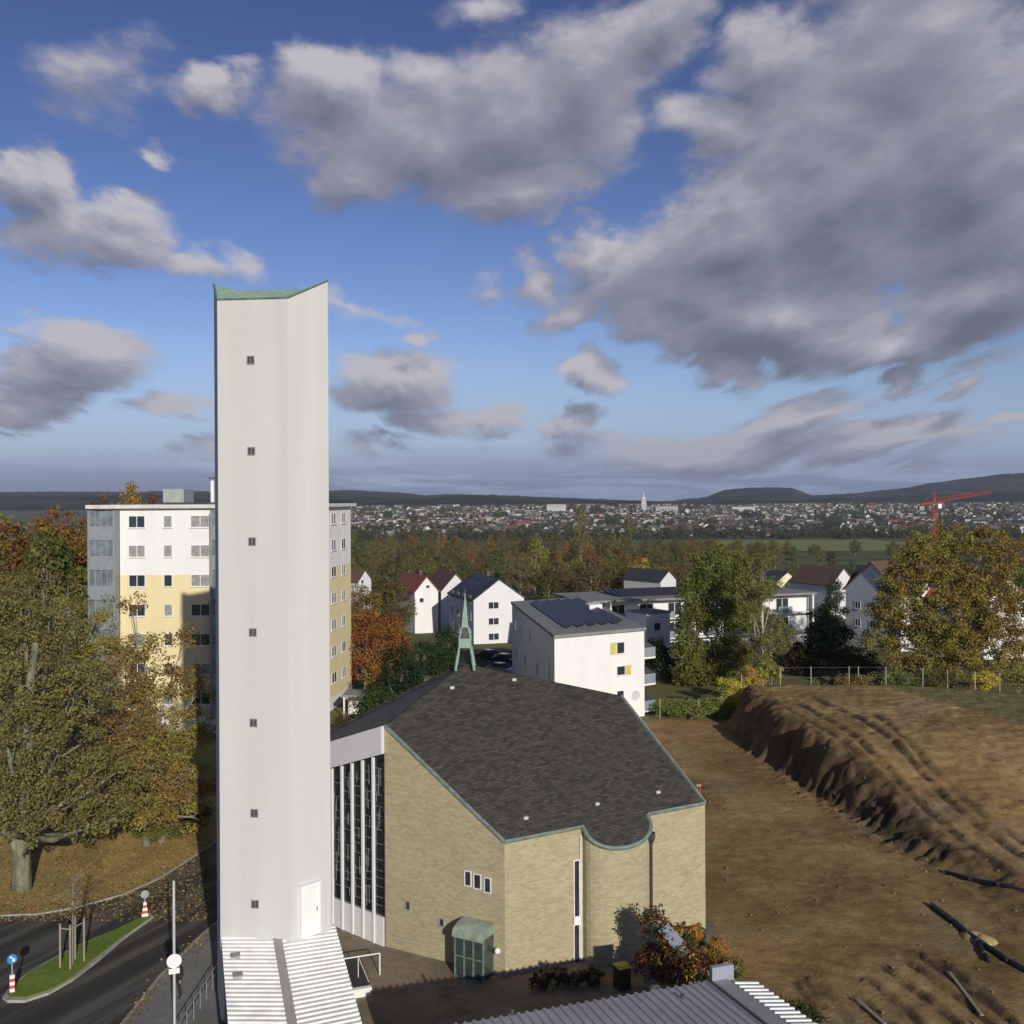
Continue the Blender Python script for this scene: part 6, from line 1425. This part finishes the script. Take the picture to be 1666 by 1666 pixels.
for i, (x, y) in enumerate(cand):
    z = gh(x, y)
    if i < 290:
        k_ = rt.choice([0, 0, 1, 1, 2]); r_ = tp[k_] if not tu[k_] else copy_tree(tp[k_]); tu[k_] = True
        r_.location = (x, y, z); r_.rotation_euler = (0, 0, rt.choice([0, .4, -.5, 1.4, 1.1, 1.8]) + rt.uniform(-.15, .15)); wi = rt.randrange(6); ri = rt.randrange(6); wc = WC[wi]; rc = RC[ri]; tag(r_, ['white', 'bright white', 'beige', 'grey', 'cream', 'brown'][wi] + ' house with ' + ['black', 'dark grey', 'brown', 'red tiled', 'dull brown', 'light grey'][ri] + ' roof at the near side of the distant town', 'house', gT); s_ = rt.uniform(.9, 1.15); r_.scale = (s_, s_, s_)
        for c_ in r_.children:
            if c_.name.startswith('wall'): c_.color = wc + (1,)
            if c_.name.startswith('roof'): c_.color = rc + (1,)
    else:
        w, l, h, rh = rt.choice([(4.6, 5.5, 5.6, 4), (5.5, 8, 6.5, 4), (6, 14, 9, 2)]); a_ = rt.uniform(0, 3.1); t_ = Vector((math.cos(a_), math.sin(a_), 0)); n_ = Vector((-t_.y, t_.x, 0)); o_ = Vector((x, y, z))
        c = lambda u, v, q: o_ + t_ * u + n_ * v + up * q
        A = [c(-w, -l, -3), c(w, -l, -3), c(w, l, -3), c(-w, l, -3)]; B_ = [c(-w, -l, h), c(w, -l, h), c(w, l, h), c(-w, l, h)]; T0, T1 = c(0, -l, h + rh), c(0, l, h + rh)
        stuff_v.face([A[0], A[1], B_[1], T0, B_[0]]); stuff_v.face([A[2], A[3], B_[3], T1, B_[2]]); stuff_v.face([A[1], A[2], B_[2], B_[1]]); stuff_v.face([A[3], A[0], B_[0], B_[3]])
        stuff_r.face([B_[0], T0, T1, B_[3]]); stuff_r.face([B_[1], T0, T1, B_[2]])
def isl_mat(name, cols):
    m, b, pr = newmat(name); ge = b.n('ShaderNodeNewGeometry'); st = []
    for i, c in enumerate(cols): st.append((i / len(cols), c))
    rp = b.n('ShaderNodeValToRGB'); rp.color_ramp.interpolation = 'CONSTANT'; e = rp.color_ramp.elements
    while len(e) < len(st): e.new(.5)
    for el, (p_, c) in zip(e, st): el.position = p_; el.color = c + (1,)
    oi = ge.outputs['Random Per Island']; b.l(oi, rp.inputs[0]); b.l(rp.outputs[0], pr.inputs['Base Color']); pr.inputs['Roughness'].default_value = .85; return m
me = stuff_v.mesh('far_town', isl_mat('far_town_walls', WC)); nf = len(me.polygons)
me2 = MB(); me2.v = stuff_v.v + stuff_r.v; k0 = len(stuff_v.v); me2.f = stuff_v.f + [tuple(i + k0 for i in f) for f in stuff_r.f]; me2.uv = stuff_v.uv + stuff_r.uv
me = me2.mesh('far_town', MAT['far_town_walls']); me.materials.append(isl_mat('far_town_roofs', RC)); mi = np.zeros(len(me.polygons), np.int32); mi[nf:] = 1; me.polygons.foreach_set('material_index', mi)
o = link(bpy.data.objects.new('far_town', me)); tag(o, 'farther houses of the town spread below the hills', 'town', kind='stuff')
# trees among the town houses: one mass
n_t = 7000; cl = []
occ = np.array(cand)
for _ in range(n_t):
    d = 1200 + rt.random() ** 1.1 * 2100; px = rt.uniform(530, 1720)
    X_ = (px - HX) / F * d
    if np.min(np.hypot(occ[:, 0] - X_, occ[:, 1] - d)) < 10: continue
    h = rt.uniform(6, 13); s_ = rt.random()
    for k_ in range(8): cl.append((X_ + rt.uniform(-3, 3), d + rt.uniform(-3, 3), gh(X_, d) + rt.uniform(.15, 1) * h, s_))
me = leaf_mesh('town_trees', np.array(cl), 2.2, 9, 2.6, 77); o = link(bpy.data.objects.new('town_trees', me)); o.color = (.062, .064, .026, 1); tag(o, 'dark autumn trees massed between the houses of the town', 'trees', kind='stuff')
# white high rise with antenna
hr = thing('high_rise', 'slim white high rise tower standing up in the distant town', 'tower block', spot(1047, 2600)); d = 2600; X_ = hr.location.x; zg = hr.location.z; zt_ = Q(1047, 809, d).z
mb = MB(); mb.box(X_ - 6, X_ + 6, d - 6, d + 6, zg - 2, zt_); part('wall', mb, M('pale_concrete', (.62, .62, .60)), hr); mb = MB(); mb.tube([(X_, d, zt_), (X_, d, Q(1047, 801, d).z)], [1.5, .4], 6); part('mast', mb, whitemetal, hr)
mb = MB()
for k_ in range(8): mb.box(X_ - 5, X_ + 5, d - 6.1, d - 6.02, zg + 3 + k_ * (zt_ - zg - 4) / 8, zg + 4.2 + k_ * (zt_ - zg - 4) / 8)
part('window_bands', mb, glass, hr)
for i, (x, w_, y0) in enumerate([(905, 15, 821), (1085, 18, 824), (1210, 18, 825), (640, 14, 840)]):
    d = 2500; o = thing('town_block', ['long pale block on the rise at the left of the town', 'pale slab block right of the high rise', 'white hospital like block at the foot of the flat topped hill', 'wide white block in the left part of the town'][i], 'block', spot(x, d)); X_ = o.location.x; zg = o.location.z
    ww = w_ / F * d; mb = MB(); mb.box(X_ - ww, X_ + ww, d, d + 14, zg - 2, Q(x, y0, d).z); part('wall', mb, white if i != 1 else MAT['pale_concrete'], o)
    mb = MB(); zt_ = Q(x, y0, d).z; mb.box(X_ - ww - .4, X_ + ww + .4, d - .4, d + 14.4, zt_ + .01, zt_ + .8); part('roof', mb, flat_roof, o); mb = MB(); zz = zg + 1.5
    while zz < zt_ - 1.5: mb.box(X_ - ww + 1, X_ + ww - 1, d - .08, d - .02, zz, zz + 1.3); zz += 3
    part('window_bands', mb, glass, o)

# ------------------------------------------------------------------ haze
m = bpy.data.materials.new('haze_air'); m.use_nodes = True; t = m.node_tree; t.nodes.clear(); out = t.nodes.new('ShaderNodeOutputMaterial'); pvn = t.nodes.new('ShaderNodeVolumePrincipled')
pvn.inputs['Color'].default_value = (.66, .78, 1.0, 1); pvn.inputs['Density'].default_value = 6e-5; pvn.inputs['Anisotropy'].default_value = 0.0
t.links.new(pvn.outputs[0], out.inputs['Volume'])
mb = MB(); mb.box(-9600, 9600, -260, 8200, -400, 420); hz = link(bpy.data.objects.new('haze', mb.mesh('haze', m))); hz['kind'] = 'stuff'; hz['label'] = 'thin bluish haze in the air over the valley'; hz['category'] = 'haze'
